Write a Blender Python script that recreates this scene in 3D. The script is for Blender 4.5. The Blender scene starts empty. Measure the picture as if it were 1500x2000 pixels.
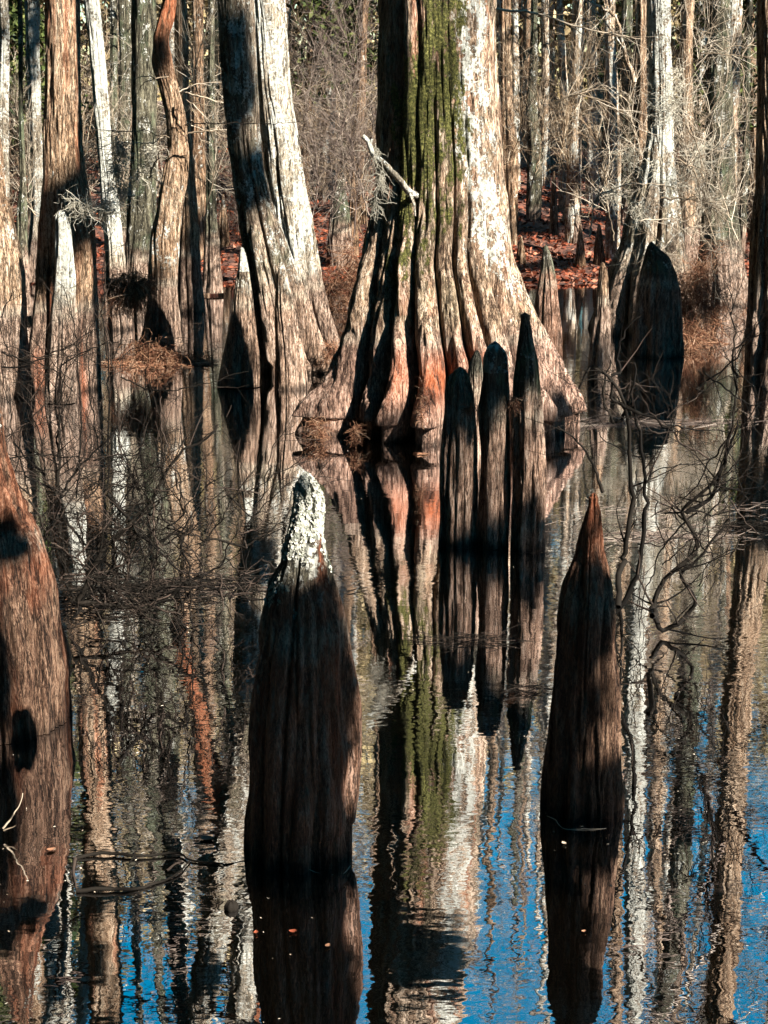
import bpy, math, random
import numpy as np
from mathutils import Vector

# ------------------------------------------------------------------ camera, world, sun
sc = bpy.context.scene
FPX = 3171.0; PITCH = math.radians(13.3); H = 2.2
cd = bpy.data.cameras.new("camera"); cam = bpy.data.objects.new("camera", cd)
sc.collection.objects.link(cam); sc.camera = cam
cam.location = (0, 0, H); cam.rotation_euler = (math.pi/2 - PITCH, 0, 0)
cd.sensor_fit = 'VERTICAL'; cd.sensor_height = 36; cd.lens = 36*FPX/2000
cd.clip_start = 0.1; cd.clip_end = 2000

AZ = math.radians(50.5); EL = math.radians(37)          # sun: behind the viewer, to the right
SUN = np.array([math.cos(EL)*math.sin(AZ), -math.cos(EL)*math.cos(AZ), math.sin(EL)])
sd = bpy.data.lights.new("sun", 'SUN'); so = bpy.data.objects.new("sun", sd)
sc.collection.objects.link(so); sd.energy = 5.0; sd.angle = math.radians(0.5); sd.color = (1, .94, .84)
so.rotation_euler = Vector(SUN).to_track_quat('Z', 'Y').to_euler()

w = bpy.data.worlds.new("World"); sc.world = w; w.use_nodes = True
nt = w.node_tree; nt.nodes.clear()
sky = nt.nodes.new('ShaderNodeTexSky'); sky.sky_type = 'NISHITA'; sky.sun_disc = False
sky.sun_elevation = EL; sky.sun_rotation = math.pi - AZ
sky.air_density = 1.3; sky.dust_density = 0.2; sky.ozone_density = 3.0
hs = nt.nodes.new('ShaderNodeHueSaturation'); hs.inputs['Saturation'].default_value = 1.8; hs.inputs['Hue'].default_value = .475
bg = nt.nodes.new('ShaderNodeBackground'); bg.inputs['Strength'].default_value = 0.053
wo = nt.nodes.new('ShaderNodeOutputWorld')
nt.links.new(sky.outputs[0], hs.inputs['Color']); nt.links.new(hs.outputs[0], bg.inputs[0]); nt.links.new(bg.outputs[0], wo.inputs[0])
sc.view_settings.view_transform = 'Standard'; sc.view_settings.look = 'None'
sc.view_settings.exposure = 2.15; sc.view_settings.gamma = 1
sc.render.engine = 'CYCLES'
sc.cycles.max_bounces = 5; sc.cycles.diffuse_bounces = 2; sc.cycles.glossy_bounces = 3
sc.cycles.transparent_max_bounces = 4; sc.cycles.caustics_reflective = False; sc.cycles.caustics_refractive = False

# ------------------------------------------------------------------ helpers
rng = np.random.default_rng(11); R = random.Random(5)
CP, SP = math.cos(PITCH), math.sin(PITCH)
def P(px, py, Y):
    """world point seen at photo pixel (px,py) at forward distance Y; below the waterline it is the mirrored point"""
    u = (px-750)/FPX; v = (1000-py)/FPX
    d = np.array([u, CP+v*SP, -SP+v*CP]); t = Y/d[1]
    p = np.array([0, 0, H]) + d*t
    p[2] = abs(p[2]); return p
def PR(px, py, Y):
    """world point whose reflection is seen at the pixel"""
    return P(px, py, Y)
def PW(px, py):
    u = (px-750)/FPX; v = (1000-py)/FPX
    d = np.array([u, CP+v*SP, -SP+v*CP]); t = -H/d[2]
    return np.array([0, 0, H]) + d*t
def pxm(py, Y):
    v = (1000-py)/FPX; return (CP+v*SP)*FPX/Y          # pixels per metre across

def _h(ix, iy, iz, s):
    n = (ix*374761393 + iy*668265263 + iz*2147483647 + s*1274126177) & 0xffffffff
    n = ((n ^ (n >> 13))*1274126177) & 0xffffffff
    n = ((n ^ (n >> 16))*2246822519) & 0xffffffff
    return ((n ^ (n >> 15)) & 0xffff)/65535.0
def vnoise(x, y, z, s=0):
    x = np.asarray(x, float); y = np.asarray(y, float); z = np.asarray(z, float)
    x, y, z = np.broadcast_arrays(x, y, z)
    fx, fy, fz = np.floor(x), np.floor(y), np.floor(z)
    ix, iy, iz = fx.astype(np.int64), fy.astype(np.int64), fz.astype(np.int64)
    tx, ty, tz = x-fx, y-fy, z-fz
    tx = tx*tx*(3-2*tx); ty = ty*ty*(3-2*ty); tz = tz*tz*(3-2*tz)
    r = 0
    for a in (0, 1):
        for b in (0, 1):
            for c in (0, 1):
                r = r + _h(ix+a, iy+b, iz+c, s)*(tx if a else 1-tx)*(ty if b else 1-ty)*(tz if c else 1-tz)
    return r
def fbm(x, y, z, o=3, s=0):
    r = 0; a = 1; t = 0
    for i in range(o):
        r = r + a*vnoise(x*2**i, y*2**i, z*2**i, s+i); t += a; a *= .55
    return r/t

def mesh_from(name, V, F, mat, smooth=True, attr=None):
    V = np.asarray(V, np.float32); F = np.asarray(F, np.int32)
    me = bpy.data.meshes.new(name); k = F.shape[1]
    me.vertices.add(len(V)); me.vertices.foreach_set('co', V.ravel())
    me.loops.add(F.size); me.loops.foreach_set('vertex_index', F.ravel())
    me.polygons.add(len(F)); me.polygons.foreach_set('loop_start', np.arange(0, F.size, k, dtype=np.int32))
    me.polygons.foreach_set('loop_total', np.full(len(F), k, np.int32))
    me.update(calc_edges=True)
    if smooth: me.polygons.foreach_set('use_smooth', np.ones(len(F), bool))
    if attr is not None:
        a = me.color_attributes.new('mask', 'FLOAT_COLOR', 'POINT')
        c = np.ones((len(V), 4), np.float32); c[:, :3] = attr; a.data.foreach_set('color', c.ravel())
    me.materials.append(mat); return me
def link(name, me, parent=None, loc=None):
    o = bpy.data.objects.new(name, me); sc.collection.objects.link(o)
    if parent is not None: o.parent = parent
    if loc is not None: o.location = loc
    return o
def tag(o, label=None, cat=None, group=None, kind=None):
    if label: o['label'] = label
    if cat: o['category'] = cat
    if group: o['group'] = group
    if kind: o['kind'] = kind
    return o
def empty(name, loc, label, cat, group=None):
    o = bpy.data.objects.new(name, None); sc.collection.objects.link(o); o.location = loc
    o.empty_display_size = .1
    return tag(o, label, cat, group)
def copy_tree(o, parent=None):
    c = o.copy(); sc.collection.objects.link(c); c.parent = parent
    for ch in list(o.children): copy_tree(ch, c)
    return c

def tubes(lines, sides=3):
    VV, FF, off = [], [], 0
    ang = np.arange(sides)*2*math.pi/sides
    ca, sa = np.cos(ang)[None, :, None], np.sin(ang)[None, :, None]
    for pts, rad in lines:
        pts = np.asarray(pts, float); n = len(pts)
        if n < 2: continue
        rad = np.broadcast_to(np.asarray(rad, float), (n,))
        t = np.gradient(pts, axis=0); t /= np.linalg.norm(t, axis=1, keepdims=True)+1e-9
        ref = np.where(np.abs(t[:, 2:3]) > .9, np.array([[1., 0, 0]]), np.array([[0, 0, 1.]]))
        m = np.abs(t[:, 2]).mean()
        ref = np.array([[1., 0, 0]]) if m > .75 else np.array([[0, 0, 1.]])
        a = np.cross(t, np.broadcast_to(ref, t.shape)); a /= np.linalg.norm(a, axis=1, keepdims=True)+1e-9
        b = np.cross(t, a)
        v = pts[:, None, :] + rad[:, None, None]*(a[:, None, :]*ca + b[:, None, :]*sa)
        VV.append(v.reshape(-1, 3))
        i = np.arange(n-1)[:, None]*sides; j = np.arange(sides)[None, :]; k = (np.arange(sides)+1) % sides
        f = np.stack([i+j, i+k[None, :], i+sides+k[None, :], i+sides+j], -1).reshape(-1, 4)+off
        FF.append(f); off += n*sides
    return np.concatenate(VV), np.concatenate(FF)

def unit(v): return v/(np.linalg.norm(v)+1e-9)
def grow(out, p, d, L, r, lvl, kids=3, curl=.25, up=0.0, ratio=.55, rmin=.0012, spread=.8):
    n = 7 if L > .5 else 5
    pts = [np.array(p, float)]; d = unit(np.array(d, float)); dirs = [d]
    for i in range(n-1):
        d = unit(d + rng.normal(0, curl, 3)*.55 + np.array([0, 0, up]))
        pts.append(pts[-1]+d*L/(n-1)); dirs.append(d)
    rad = np.linspace(r, max(r*.35, rmin*.6), n)
    out.append((np.array(pts), rad))
    if lvl <= 0: return
    for _ in range(kids):
        i = int(rng.integers(1, n-1)) if L > .3 else int(rng.integers(1, n))
        dd = unit(dirs[i] + rng.normal(0, spread, 3)*.8)
        grow(out, pts[i], dd, L*ratio*rng.uniform(.6, 1.2), max(rad[i]*.6, rmin), lvl-1, kids, curl, up, ratio, rmin, spread)

# ------------------------------------------------------------------ materials
def new_mat(name):
    m = bpy.data.materials.new(name); m.use_nodes = True; m.node_tree.nodes.clear(); return m, m.node_tree
class N:
    def __init__(s, t): s.t = t
    def n(s, typ, **kw):
        x = s.t.nodes.new(typ)
        for k, v in kw.items(): setattr(x, k, v)
        return x
    def l(s, a, b): s.t.links.new(a, b)
    def val(s, sock, v):
        if hasattr(v, 'is_linked') or hasattr(v, 'links'): s.l(v, sock)
        else: sock.default_value = v
    def math(s, op, a, b=0.0, c=None, clamp=False):
        x = s.n('ShaderNodeMath', operation=op, use_clamp=clamp)
        s.val(x.inputs[0], a); s.val(x.inputs[1], b)
        if c is not None: s.val(x.inputs[2], c)
        return x.outputs[0]
    def step(s, v, a, b, lo=0., hi=1.):
        x = s.n('ShaderNodeMapRange', interpolation_type='SMOOTHSTEP')
        s.val(x.inputs[0], v); s.val(x.inputs[1], a); s.val(x.inputs[2], b); x.inputs[3].default_value = lo; x.inputs[4].default_value = hi
        return x.outputs[0]
    def noise(s, vec, scale, detail=4, rough=.55, stretch=None):
        if stretch:
            mp = s.n('ShaderNodeVectorMath', operation='MULTIPLY'); s.l(vec, mp.inputs[0]); mp.inputs[1].default_value = stretch; vec = mp.outputs[0]
        x = s.n('ShaderNodeTexNoise'); s.l(vec, x.inputs['Vector']); x.inputs['Scale'].default_value = scale
        x.inputs['Detail'].default_value = detail; x.inputs['Roughness'].default_value = rough
        return x.outputs[0]
    def ramp(s, v, stops):
        x = s.n('ShaderNodeValToRGB'); e = x.color_ramp.elements
        while len(e) < len(stops): e.new(.5)
        for i, (p, c) in enumerate(stops): e[i].position = p; e[i].color = (*c, 1)
        s.l(v, x.inputs[0]); return x.outputs[0]
    def mix(s, f, a, b):
        x = s.n('ShaderNodeMix', data_type='RGBA')
        s.val(x.inputs[0], f)
        for sock, v in ((x.inputs[6], a), (x.inputs[7], b)):
            if isinstance(v, tuple): sock.default_value = (*v, 1)
            else: s.l(v, sock)
        return x.outputs[2]

FL = 0.74       # high-water mark left by the last flood
def bark(name, dark, mid, light, low=((.04, .024, .018), (.22, .145, .105), (.50, .38, .30)), lichen=.5, lsize=9, flood=True, fs=26., green=0., bump=1.):
    m, t = new_mat(name); g = N(t)
    geo = g.n('ShaderNodeNewGeometry'); pos = geo.outputs['Position']
    z = g.n('ShaderNodeSeparateXYZ'); g.l(pos, z.inputs[0]); z = z.outputs[2]
    warp = g.noise(pos, 2.2, 2)
    fib = g.noise(pos, fs*1.5, 7, .74, (1, 1, .13))
    fine = g.noise(pos, fs*4.5, 6, .75, (1, 1, .24))
    crack = g.noise(pos, fs*.7, 6, .68, (1, 1, .10))
    c2 = g.step(g.math('ABSOLUTE', g.math('SUBTRACT', g.noise(pos, fs*2.6, 4, .6, (1, 1, .13)), .5)), .0, .028, .28, 1.)
    micro = g.noise(pos, fs*14, 3, .8, (1, 1, .35))
    big = g.noise(pos, 1.7, 4, .6, (1, 1, .35))
    f = g.math('ADD', g.math('MULTIPLY', fib, .48), g.math('ADD', g.math('MULTIPLY', fine, .34), g.math('MULTIPLY', micro, .18)))
    f2 = g.math('ADD', f, g.math('MULTIPLY', g.math('SUBTRACT', big, .5), .22))
    ck_ = g.step(g.math('ABSOLUTE', g.math('SUBTRACT', crack, .5)), .0, .03, .18, 1.)
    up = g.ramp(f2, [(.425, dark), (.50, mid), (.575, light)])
    if flood:
        lo = g.ramp(f2, [(.42, low[0]), (.495, low[1]), (.585, low[2])])
        zz = g.math('ADD', z, g.math('MULTIPLY', g.math('SUBTRACT', crack, .5), .35))
        zz = g.math('ADD', zz, g.math('MULTIPLY', g.math('SUBTRACT', warp, .5), .35))
        k = g.step(zz, FL-.06, FL+.14)
        col = g.mix(k, lo, up)
        band = g.math('MULTIPLY', g.step(z, FL-.10, FL-.02), g.step(z, FL-.01, FL+.05, 1, 0))
        col = g.mix(g.math('MULTIPLY', band, g.step(fine, .4, .62, .1, .55)), col, (.5, .44, .34))
    else:
        col = up; k = 1.0
    if green > 0:
        gn = g.noise(pos, 5, 5, .7, (1, 1, .5))
        gk = g.math('MULTIPLY', g.step(gn, .50, .62), green)
        if flood: gk = g.math('MULTIPLY', gk, g.step(z, FL-.02, FL+.25))
        col = g.mix(gk, col, (.10, .13, .075))
    at = g.n('ShaderNodeAttribute', attribute_name='mask'); sp = g.n('ShaderNodeSeparateColor'); g.l(at.outputs['Color'], sp.inputs[0])
    cs_ = g.n('ShaderNodeVectorMath', operation='SCALE'); g.l(col, cs_.inputs[0]); g.l(g.math('MULTIPLY', ck_, c2), cs_.inputs['Scale']); col = cs_.outputs[0]
    # orange-red peeled patches
    rk = g.math('MULTIPLY', sp.outputs[2], g.step(fib, .36, .56)); col = g.mix(rk, col, (.42, .115, .045))
    # crusty pale lichen
    ln = g.noise(pos, lsize, 9, .72, (1, 1, .55)); lb = g.noise(pos, lsize*5, 4, .7)
    la = g.math('ADD', g.math('MULTIPLY', ln, .7), g.math('MULTIPLY', lb, .3))
    la = g.math('ADD', la, g.math('MULTIPLY', sp.outputs[1], .13))
    lk = g.step(la, .62-.13*lichen, .65-.13*lichen)
    if flood: lk = g.math('MULTIPLY', lk, g.step(z, FL+.02, FL+.3))
    col = g.mix(lk, col, g.ramp(lb, [(.35, (.34, .34, .28)), (.6, (.70, .69, .62))]))
    # moss
    mn = g.math('ADD', g.math('MULTIPLY', g.noise(pos, 17, 8, .8, (1, 1, .45)), .62), g.math('MULTIPLY', g.noise(pos, 3.2, 4, .6, (1, 1, .4)), .38)); mk = g.step(g.math('ADD', mn, g.math('MULTIPLY', g.math('SUBTRACT', sp.outputs[0], 1.0), .24)), .45, .485)
    mcol = g.ramp(g.noise(pos, 55, 5, .75), [(.38, (.016, .02, .005)), (.5, (.075, .075, .02)), (.62, (.22, .205, .065))])
    col = g.mix(mk, col, mcol)
    wet = g.step(g.math('ADD', z, g.math('MULTIPLY', crack, .05)), .03, .10, .35, 1)
    wm = g.n('ShaderNodeVectorMath', operation='SCALE'); g.l(col, wm.inputs[0]); g.l(wet, wm.inputs['Scale'])
    b = g.n('ShaderNodeBsdfPrincipled'); g.l(wm.outputs[0], b.inputs['Base Color'])
    b.inputs['Roughness'].default_value = .8; b.inputs['Specular IOR Level'].default_value = .12
    hgt = g.math('ADD', g.math('MULTIPLY', fib, .6), g.math('ADD', g.math('MULTIPLY', ck_, .35), g.math('ADD', g.math('MULTIPLY', fine, .22), g.math('MULTIPLY', c2, .14))))
    hgt = g.math('ADD', hgt, g.math('MULTIPLY', g.math('MULTIPLY', mk, g.noise(pos, 45, 4, .7)), .9))
    hgt = g.math('ADD', hgt, g.math('MULTIPLY', g.math('MULTIPLY', lk, lb), .5))
    bp = g.n('ShaderNodeBump'); bp.inputs['Strength'].default_value = 1; bp.inputs['Distance'].default_value = .045*bump
    g.l(hgt, bp.inputs['Height']); g.l(bp.outputs[0], b.inputs['Normal'])
    o = g.n('ShaderNodeOutputMaterial'); g.l(b.outputs[0], o.inputs[0]); return m

def island(name, stops, rough=.8, var=None):
    """colour varies from piece to piece"""
    m, t = new_mat(name); g = N(t); geo = g.n('ShaderNodeNewGeometry')
    v = geo.outputs['Random Per Island']
    nz = g.noise(geo.outputs['Position'], 7, 3)
    v = g.math('ADD', g.math('MULTIPLY', v, .75), g.math('MULTIPLY', nz, .25))
    c = g.ramp(v, stops); b = g.n('ShaderNodeBsdfPrincipled'); g.l(c, b.inputs['Base Color'])
    b.inputs['Roughness'].default_value = rough; b.inputs['Specular IOR Level'].default_value = .08
    o = g.n('ShaderNodeOutputMaterial'); g.l(b.outputs[0], o.inputs[0]); return m

B_main = bark('bark_great_cypress', (.07, .04, .027), (.34, .23, .15), (.66, .53, .41), low=((.045, .026, .02), (.30, .18, .13), (.60, .44, .35)), lichen=.1, green=.25, fs=22)
B_grey = bark('bark_grey_cypress', (.06, .045, .035), (.27, .20, .14), (.58, .49, .38), lichen=.75, green=.35, low=((.045, .026, .018), (.27, .175, .12), (.56, .42, .33)))
B_warm = bark('bark_warm_cypress', (.07, .038, .022), (.32, .205, .125), (.60, .46, .33), lichen=.1)
B_white = bark('bark_lichened', (.09, .07, .05), (.36, .30, .22), (.68, .61, .51), lichen=1.0, lsize=6)
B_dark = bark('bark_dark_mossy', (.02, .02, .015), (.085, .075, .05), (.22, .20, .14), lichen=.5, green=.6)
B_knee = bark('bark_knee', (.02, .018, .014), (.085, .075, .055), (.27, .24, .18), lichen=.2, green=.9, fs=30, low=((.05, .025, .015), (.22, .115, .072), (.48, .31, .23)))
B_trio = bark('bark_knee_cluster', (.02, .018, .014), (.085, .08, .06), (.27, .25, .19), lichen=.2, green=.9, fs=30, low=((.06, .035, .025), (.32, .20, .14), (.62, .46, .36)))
B_rust = bark('bark_knee_rust', (.04, .022, .014), (.17, .09, .055), (.40, .25, .17), lichen=-.4, green=.35, fs=30, low=((.018, .010, .007), (.11, .060, .038), (.29, .185, .125)))
B_far = bark('bark_far', (.09, .055, .035), (.38, .27, .18), (.72, .60, .46), lichen=.9, flood=False, fs=14, lsize=4)
B_far2 = bark('bark_far_brown', (.05, .028, .016), (.24, .14, .08), (.44, .33, .23), lichen=.2, flood=False, fs=14, lsize=4)
M_twig = island('twig_bark', [(.1, (.05, .035, .03)), (.5, (.16, .12, .10)), (.9, (.34, .28, .23))])
M_dtwig = island('dark_twig_bark', [(.1, (.003, .0025, .002)), (.6, (.010, .008, .006)), (.93, (.07, .05, .04))])
M_ptwig = island('pale_twig_bark', [(.1, (.06, .045, .03)), (.5, (.27, .21, .15)), (.9, (.70, .61, .49))])
M_moss = island('spanish_moss', [(.1, (.24, .22, .17)), (.9, (.60, .55, .45))])
M_rust = island('rust_needles', [(.1, (.04, .015, .01)), (.45, (.16, .07, .04)), (.75, (.30, .17, .10)), (.95, (.50, .36, .26))])
M_leaf = island('dead_leaves', [(.1, (.025, .008, .005)), (.5, (.12, .030, .015)), (.8, (.30, .09, .045)), (.97, (.60, .36, .25))], .55)
M_ever = island('evergreen_leaf', [(.1, (.012, .02, .006)), (.6, (.05, .065, .018)), (.95, (.13, .14, .05))], .5)
M_buff = island('far_twigs', [(.1, (.10, .07, .04)), (.4, (.20, .14, .09)), (.7, (.40, .30, .20)), (.95, (.75, .66, .52))])
M_olive = island('far_leaves', [(.1, (.04, .035, .018)), (.5, (.20, .155, .07)), (.95, (.55, .42, .24))])
M_lich = island('lichen_crust', [(.1, (.13, .14, .11)), (.5, (.33, .33, .28)), (.9, (.60, .58, .51))], .9)

# ------------------------------------------------------------------ trunk builder
def pchip(zs, vs, z):
    zs = np.asarray(zs, float); vs = np.asarray(vs, float); o = np.argsort(zs); zs, vs = zs[o], vs[o]
    h = np.diff(zs); dl = np.diff(vs)/h; m = np.zeros(len(zs)); m[0], m[-1] = dl[0], dl[-1]
    for i in range(1, len(zs)-1):
        m[i] = 0 if dl[i-1]*dl[i] <= 0 else 2*dl[i-1]*dl[i]/(dl[i-1]+dl[i])
    i = np.clip(np.searchsorted(zs, z)-1, 0, len(h)-1); t = (z-zs[i])/h[i]; t = np.clip(t, 0, 1)
    return (vs[i]*(2*t**3-3*t**2+1)+h[i]*m[i]*(t**3-2*t**2+t)+vs[i+1]*(-2*t**3+3*t**2)+h[i]*m[i+1]*(t**3-t**2))

def trunk_mesh(name, D, prof, mat, nu=160, nv=300, ribs=None, nrib=0, depth=.35, hrib=.6, amp=.008, seed=0,
               ext=None, mask=None, base=-.3, lump=.05, flutes=None, cy=None, power=.5, vb=1.0, fibre=30, ysc=1.0, rtip=.018, crease=.022, wobble=.5):
    """prof rows (py, left px, right px[, Y]); rows under the waterline describe the reflection.
    ext rows (dx, dz, r) continue the trunk upward. Returns mesh and base point; mesh local to the base."""
    rows = []
    for q in prof:
        Y = q[3] if len(q) > 3 else D
        c = P((q[1]+q[2])/2, q[0], Y); rows.append([c[0], Y, c[2], (q[2]-q[1])/2/pxm(q[0], Y)])
    rows.sort(key=lambda r: r[2])
    for e in (ext or []):
        l = rows[-1]; rows.append([l[0]+e[0], l[1]+(e[3] if len(e) > 3 else 0), l[2]+e[1], e[2]])
    rows = np.array(rows)
    if rows[0, 2] > 0:
        rows = np.vstack([[rows[0, 0], rows[0, 1], base, rows[0, 3]*1.06], rows])
    closed = rows[-1, 3] < .06
    s = np.linspace(0, 1, nv)**vb
    z = base + (rows[-1, 2]-base)*s
    z = base + (rows[-1, 2]-base)*(1-(1-s)**(1.5 if closed else 1.0)) if closed else z
    cx = pchip(rows[:, 2], rows[:, 0], z); cyy = pchip(rows[:, 2], rows[:, 1], z); rad = pchip(rows[:, 2], rows[:, 3], z)
    if closed:
        d_ = np.clip(rows[-1, 2]-z, 0, None); rad = np.maximum(rad, np.minimum(rtip, np.sqrt(2*rtip*d_)))
    th = np.linspace(0, 2*math.pi, nu, endpoint=False)
    T, Z = np.meshgrid(th, z); Rr = np.repeat(rad[:, None], nu, 1).copy()
    rs = np.random.default_rng(seed+100)
    if ribs is None and nrib:
        a = (np.arange(nrib)+rs.uniform(-.3, .3, nrib))*2*math.pi/nrib; fl = rs.uniform(-.10, .16, nrib)
    elif ribs is not None:
        # ribs: (angle of centre from the camera side in degrees, flare); seams lie half way
        ctr = np.radians([r_[0]-90 for r_ in ribs]); fl = np.array([r_[1] for r_ in ribs])
        o = np.argsort(ctr % (2*math.pi)); ctr = (ctr % (2*math.pi))[o]; fl = fl[o]
        nx = np.roll(ctr, -1).copy(); nx[-1] += 2*math.pi; a = (ctr+nx)/2
        fl = np.roll(fl, -1)            # rib between seam k and k+1 is centre k+1
    if ribs is not None or nrib:
        a = np.sort(a % (2*math.pi)) if ribs is None else a
        if ribs is not None:
            aa = a % (2*math.pi); o = np.argsort(aa); a = aa[o]; fl = fl[o]
        wob = (fbm(np.cos(T)*1.5, np.sin(T)*1.5, Z*1.1+seed, 2, seed)-.5)*wobble
        TT = (T+wob) % (2*math.pi)
        k = np.searchsorted(a, TT)-1
        k0 = k % len(a); nxt = np.where(k+1 < len(a), a[(k+1) % len(a)], a[0]+2*math.pi); cur = np.where(k < 0, a[-1]-2*math.pi, a[k0])
        tt = np.clip((TT-cur)/(nxt-cur), 0, 1); prf = np.sin(math.pi*tt)**power
        hv = hrib*(.75+.5*vnoise(k0*7.3, 0, 0, seed))
        dz = np.exp(-np.clip(Z, 0, None)/hv)
        if closed: dz = np.clip(1-(Z/rows[-1, 2])**1.5, 0, 1)*np.ones_like(Z)
        Rr *= 1-depth*dz*(1-prf)
        Rr *= 1+fl[k0]*dz*np.sin(math.pi*tt)
    X0, Y0 = np.cos(T), np.sin(T)
    rb = np.maximum(Rr, .03)
    Rr *= 1+lump*2*(fbm(X0*1.3+seed, Y0*1.3, Z*2.2, 3, seed+7)-.5)
    sxy = fibre
    f1 = fbm(X0*rb*sxy, Y0*rb*sxy, Z*sxy*.09+seed*3, 3, seed+3)
    f2 = np.abs(fbm(X0*rb*sxy*.45, Y0*rb*sxy*.45, Z*sxy*.05+seed, 3, seed+9)-.5)*2
    k = np.clip(Rr/.06, .25, 1)
    Rr += k*amp*((f1-.5)*1.6+(np.clip(f2*3, 0, 1)-.6)*1.3)
    rm = float(np.median(rad))*1.15; cn = fbm(X0*rm*8+seed, Y0*rm*8, Z*.35+seed, 2, seed+31); cn2 = fbm(X0*rm*17+seed, Y0*rm*17, Z*.7, 2, seed+33)
    Rr -= crease*k*(.35+.65*np.exp(-np.clip(Z, 0, None)/1.1))*(np.exp(-((cn-.5)/.035)**2)+.55*np.exp(-((cn2-.5)/.04)**2))
    Rr *= 1+np.minimum(lump*1.6, .11)*(fbm(X0*rb*7+seed, Y0*rb*7, Z*1.3, 3, seed+21)-.5)
    V = np.stack([cx[:, None]+X0*Rr, cyy[:, None]+Y0*Rr*(1-(1-ysc)*np.exp(-np.clip(Z,0,None)/.8)), Z], -1)
    cap = np.array([[cx[-1], cyy[-1], z[-1]+rad[-1]*.6]])
    bx, by = cx[0], cyy[0]
    A = None
    if mask is not None:
        phi = np.degrees((T+math.pi/2+math.pi) % (2*math.pi)-math.pi)      # 0 = towards camera, + = right
        A = np.clip(mask(phi, Z, seed), 0, 1).reshape(-1, 3); A = np.vstack([A, A[-1:]])
    V = np.vstack([V.reshape(-1, 3), cap]) - np.array([bx, by, 0])
    i = np.arange(nv-1)[:, None]*nu; j = np.arange(nu)[None, :]; kx = (j+1) % nu
    F = np.stack([i+j, i+kx, i+nu+kx, i+nu+j], -1).reshape(-1, 4)
    e = (nv-1)*nu; ci = nv*nu; j = np.arange(0, nu, 2)
    F = np.vstack([F, np.stack([e+j, e+(j+1) % nu, e+(j+2) % nu, np.full_like(j, ci)], -1)])
    return mesh_from(name, V, F, mat, True, A), (bx, by, 0.), (np.array([cx, cyy, z]).T, rad)

def crown_mesh(line, rad, base, z0, nb=26, L=2.2, seed=0, mat=None, lvl=2, kids=3):
    """bare winter limbs springing from a trunk line above height z0"""
    global rng
    old = rng; rng = np.random.default_rng(seed+900); out = []
    top = line[-1, 2]
    for _ in range(nb):
        z = rng.uniform(z0, top) if top > z0 else top
        i = int(np.argmin(np.abs(line[:, 2]-z))); a = rng.uniform(0, 2*math.pi)
        f = 1-.5*(z-z0)/max(top-z0, .1)
        grow(out, line[i], (math.cos(a), math.sin(a), rng.uniform(.1, .7)), L*f*rng.uniform(.5, 1.1), max(rad[i]*.22, .008), lvl, kids, .3, .03, .55, .003)
    l = line[-1]; grow(out, l, (0, 0, 1), L, max(rad[-1], .01), lvl, 6, .2, .05, .6, .003)
    rng = old
    V, F = tubes(out, 3); return mesh_from('crown', V-np.array(base), F, mat or M_twig, True)

def cypress(label, D, prof, mat, cat='tree', group=None, z0=4.5, nb=24, L=2.2, name='cypress_tree', crown=True, **kw):
    me, b, (line, rad) = trunk_mesh('trunk', D, prof, mat, **kw)
    root = empty(name, b, label, cat, group); link('trunk', me, root)
    if crown: link('crown', crown_mesh(line, rad, b, z0, nb, L, kw.get('seed', 0)), root)
    return root, line, rad
def knee(label, D, prof, mat, name='cypress_knee', group=None, **kw):
    kw.setdefault('nu', 130); kw.setdefault('nv', 220); kw.setdefault('amp', .007); kw.setdefault('nrib', 6); kw.setdefault('depth', .24); kw.setdefault('lump', .09)
    me, b, (line, rad) = trunk_mesh(name, D, prof, mat, **kw)
    o = link(name, me, None, b); tag(o, label, 'cypress knee', group); return o

# ------------------------------------------------------------------ ground and water
def ground_z(x, y):
    x = np.asarray(x, float); y = np.asarray(y, float)
    sh = 23.6 + 1.5*(fbm(x*.25+3, x*0, x*0, 3, 4)-.5)*2 + np.where(x < -1, 1.0, 0)*np.clip(-(x+1)/2, 0, 1)
    t = y-sh
    z = np.where(t < 0, t*.10, t*.088)
    z = np.clip(z, -.7, None); z = np.where(z > 1.6, 1.6+(z-1.6)*.2, z)
    z = z + np.clip(t/3, 0, 1)*.30*(fbm(x*.45, y*.45, x*0, 3, 8)-.5)*2*1.0
    z = z + np.clip(t/8, 0, 1)*np.clip((2.2-x)*.10, -.3, .35)
    return z
gx = np.concatenate([np.linspace(-400, -24, 24), np.linspace(-22, 22, 180), np.linspace(24, 400, 24)])
gy = np.concatenate([np.linspace(-120, 18, 26), np.linspace(18.6, 50, 160), np.linspace(52, 600, 40)])
GX, GY = np.meshgrid(gx, gy); GZ = ground_z(GX, GY)
nx_, ny_ = len(gx), len(gy)
i = np.arange(ny_-1)[:, None]*nx_; j = np.arange(nx_-1)[None, :]
F = np.stack([i+j, i+j+1, i+nx_+j+1, i+nx_+j], -1).reshape(-1, 4)
m, t = new_mat('leaf_mould'); g = N(t); geo = g.n('ShaderNodeNewGeometry')
v = g.n('ShaderNodeTexVoronoi'); v.inputs['Scale'].default_value = 13; g.l(geo.outputs['Position'], v.inputs['Vector'])
vs = g.n('ShaderNodeSeparateColor'); g.l(v.outputs['Color'], vs.inputs[0])
mx = g.math('ADD', g.math('MULTIPLY', vs.outputs[0], .6), g.math('MULTIPLY', g.noise(geo.outputs['Position'], 3, 5, .7), .4))
c = g.ramp(mx, [(.15, (.018, .008, .005)), (.45, (.05, .018, .010)), (.7, (.14, .05, .028)), (.95, (.34, .19, .12))])
b = g.n('ShaderNodeBsdfPrincipled'); g.l(c, b.inputs['Base Color']); b.inputs['Roughness'].default_value = .8
bp = g.n('ShaderNodeBump'); bp.inputs['Distance'].default_value = .04; g.l(mx, bp.inputs['Height']); g.l(bp.outputs[0], b.inputs['Normal'])
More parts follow.
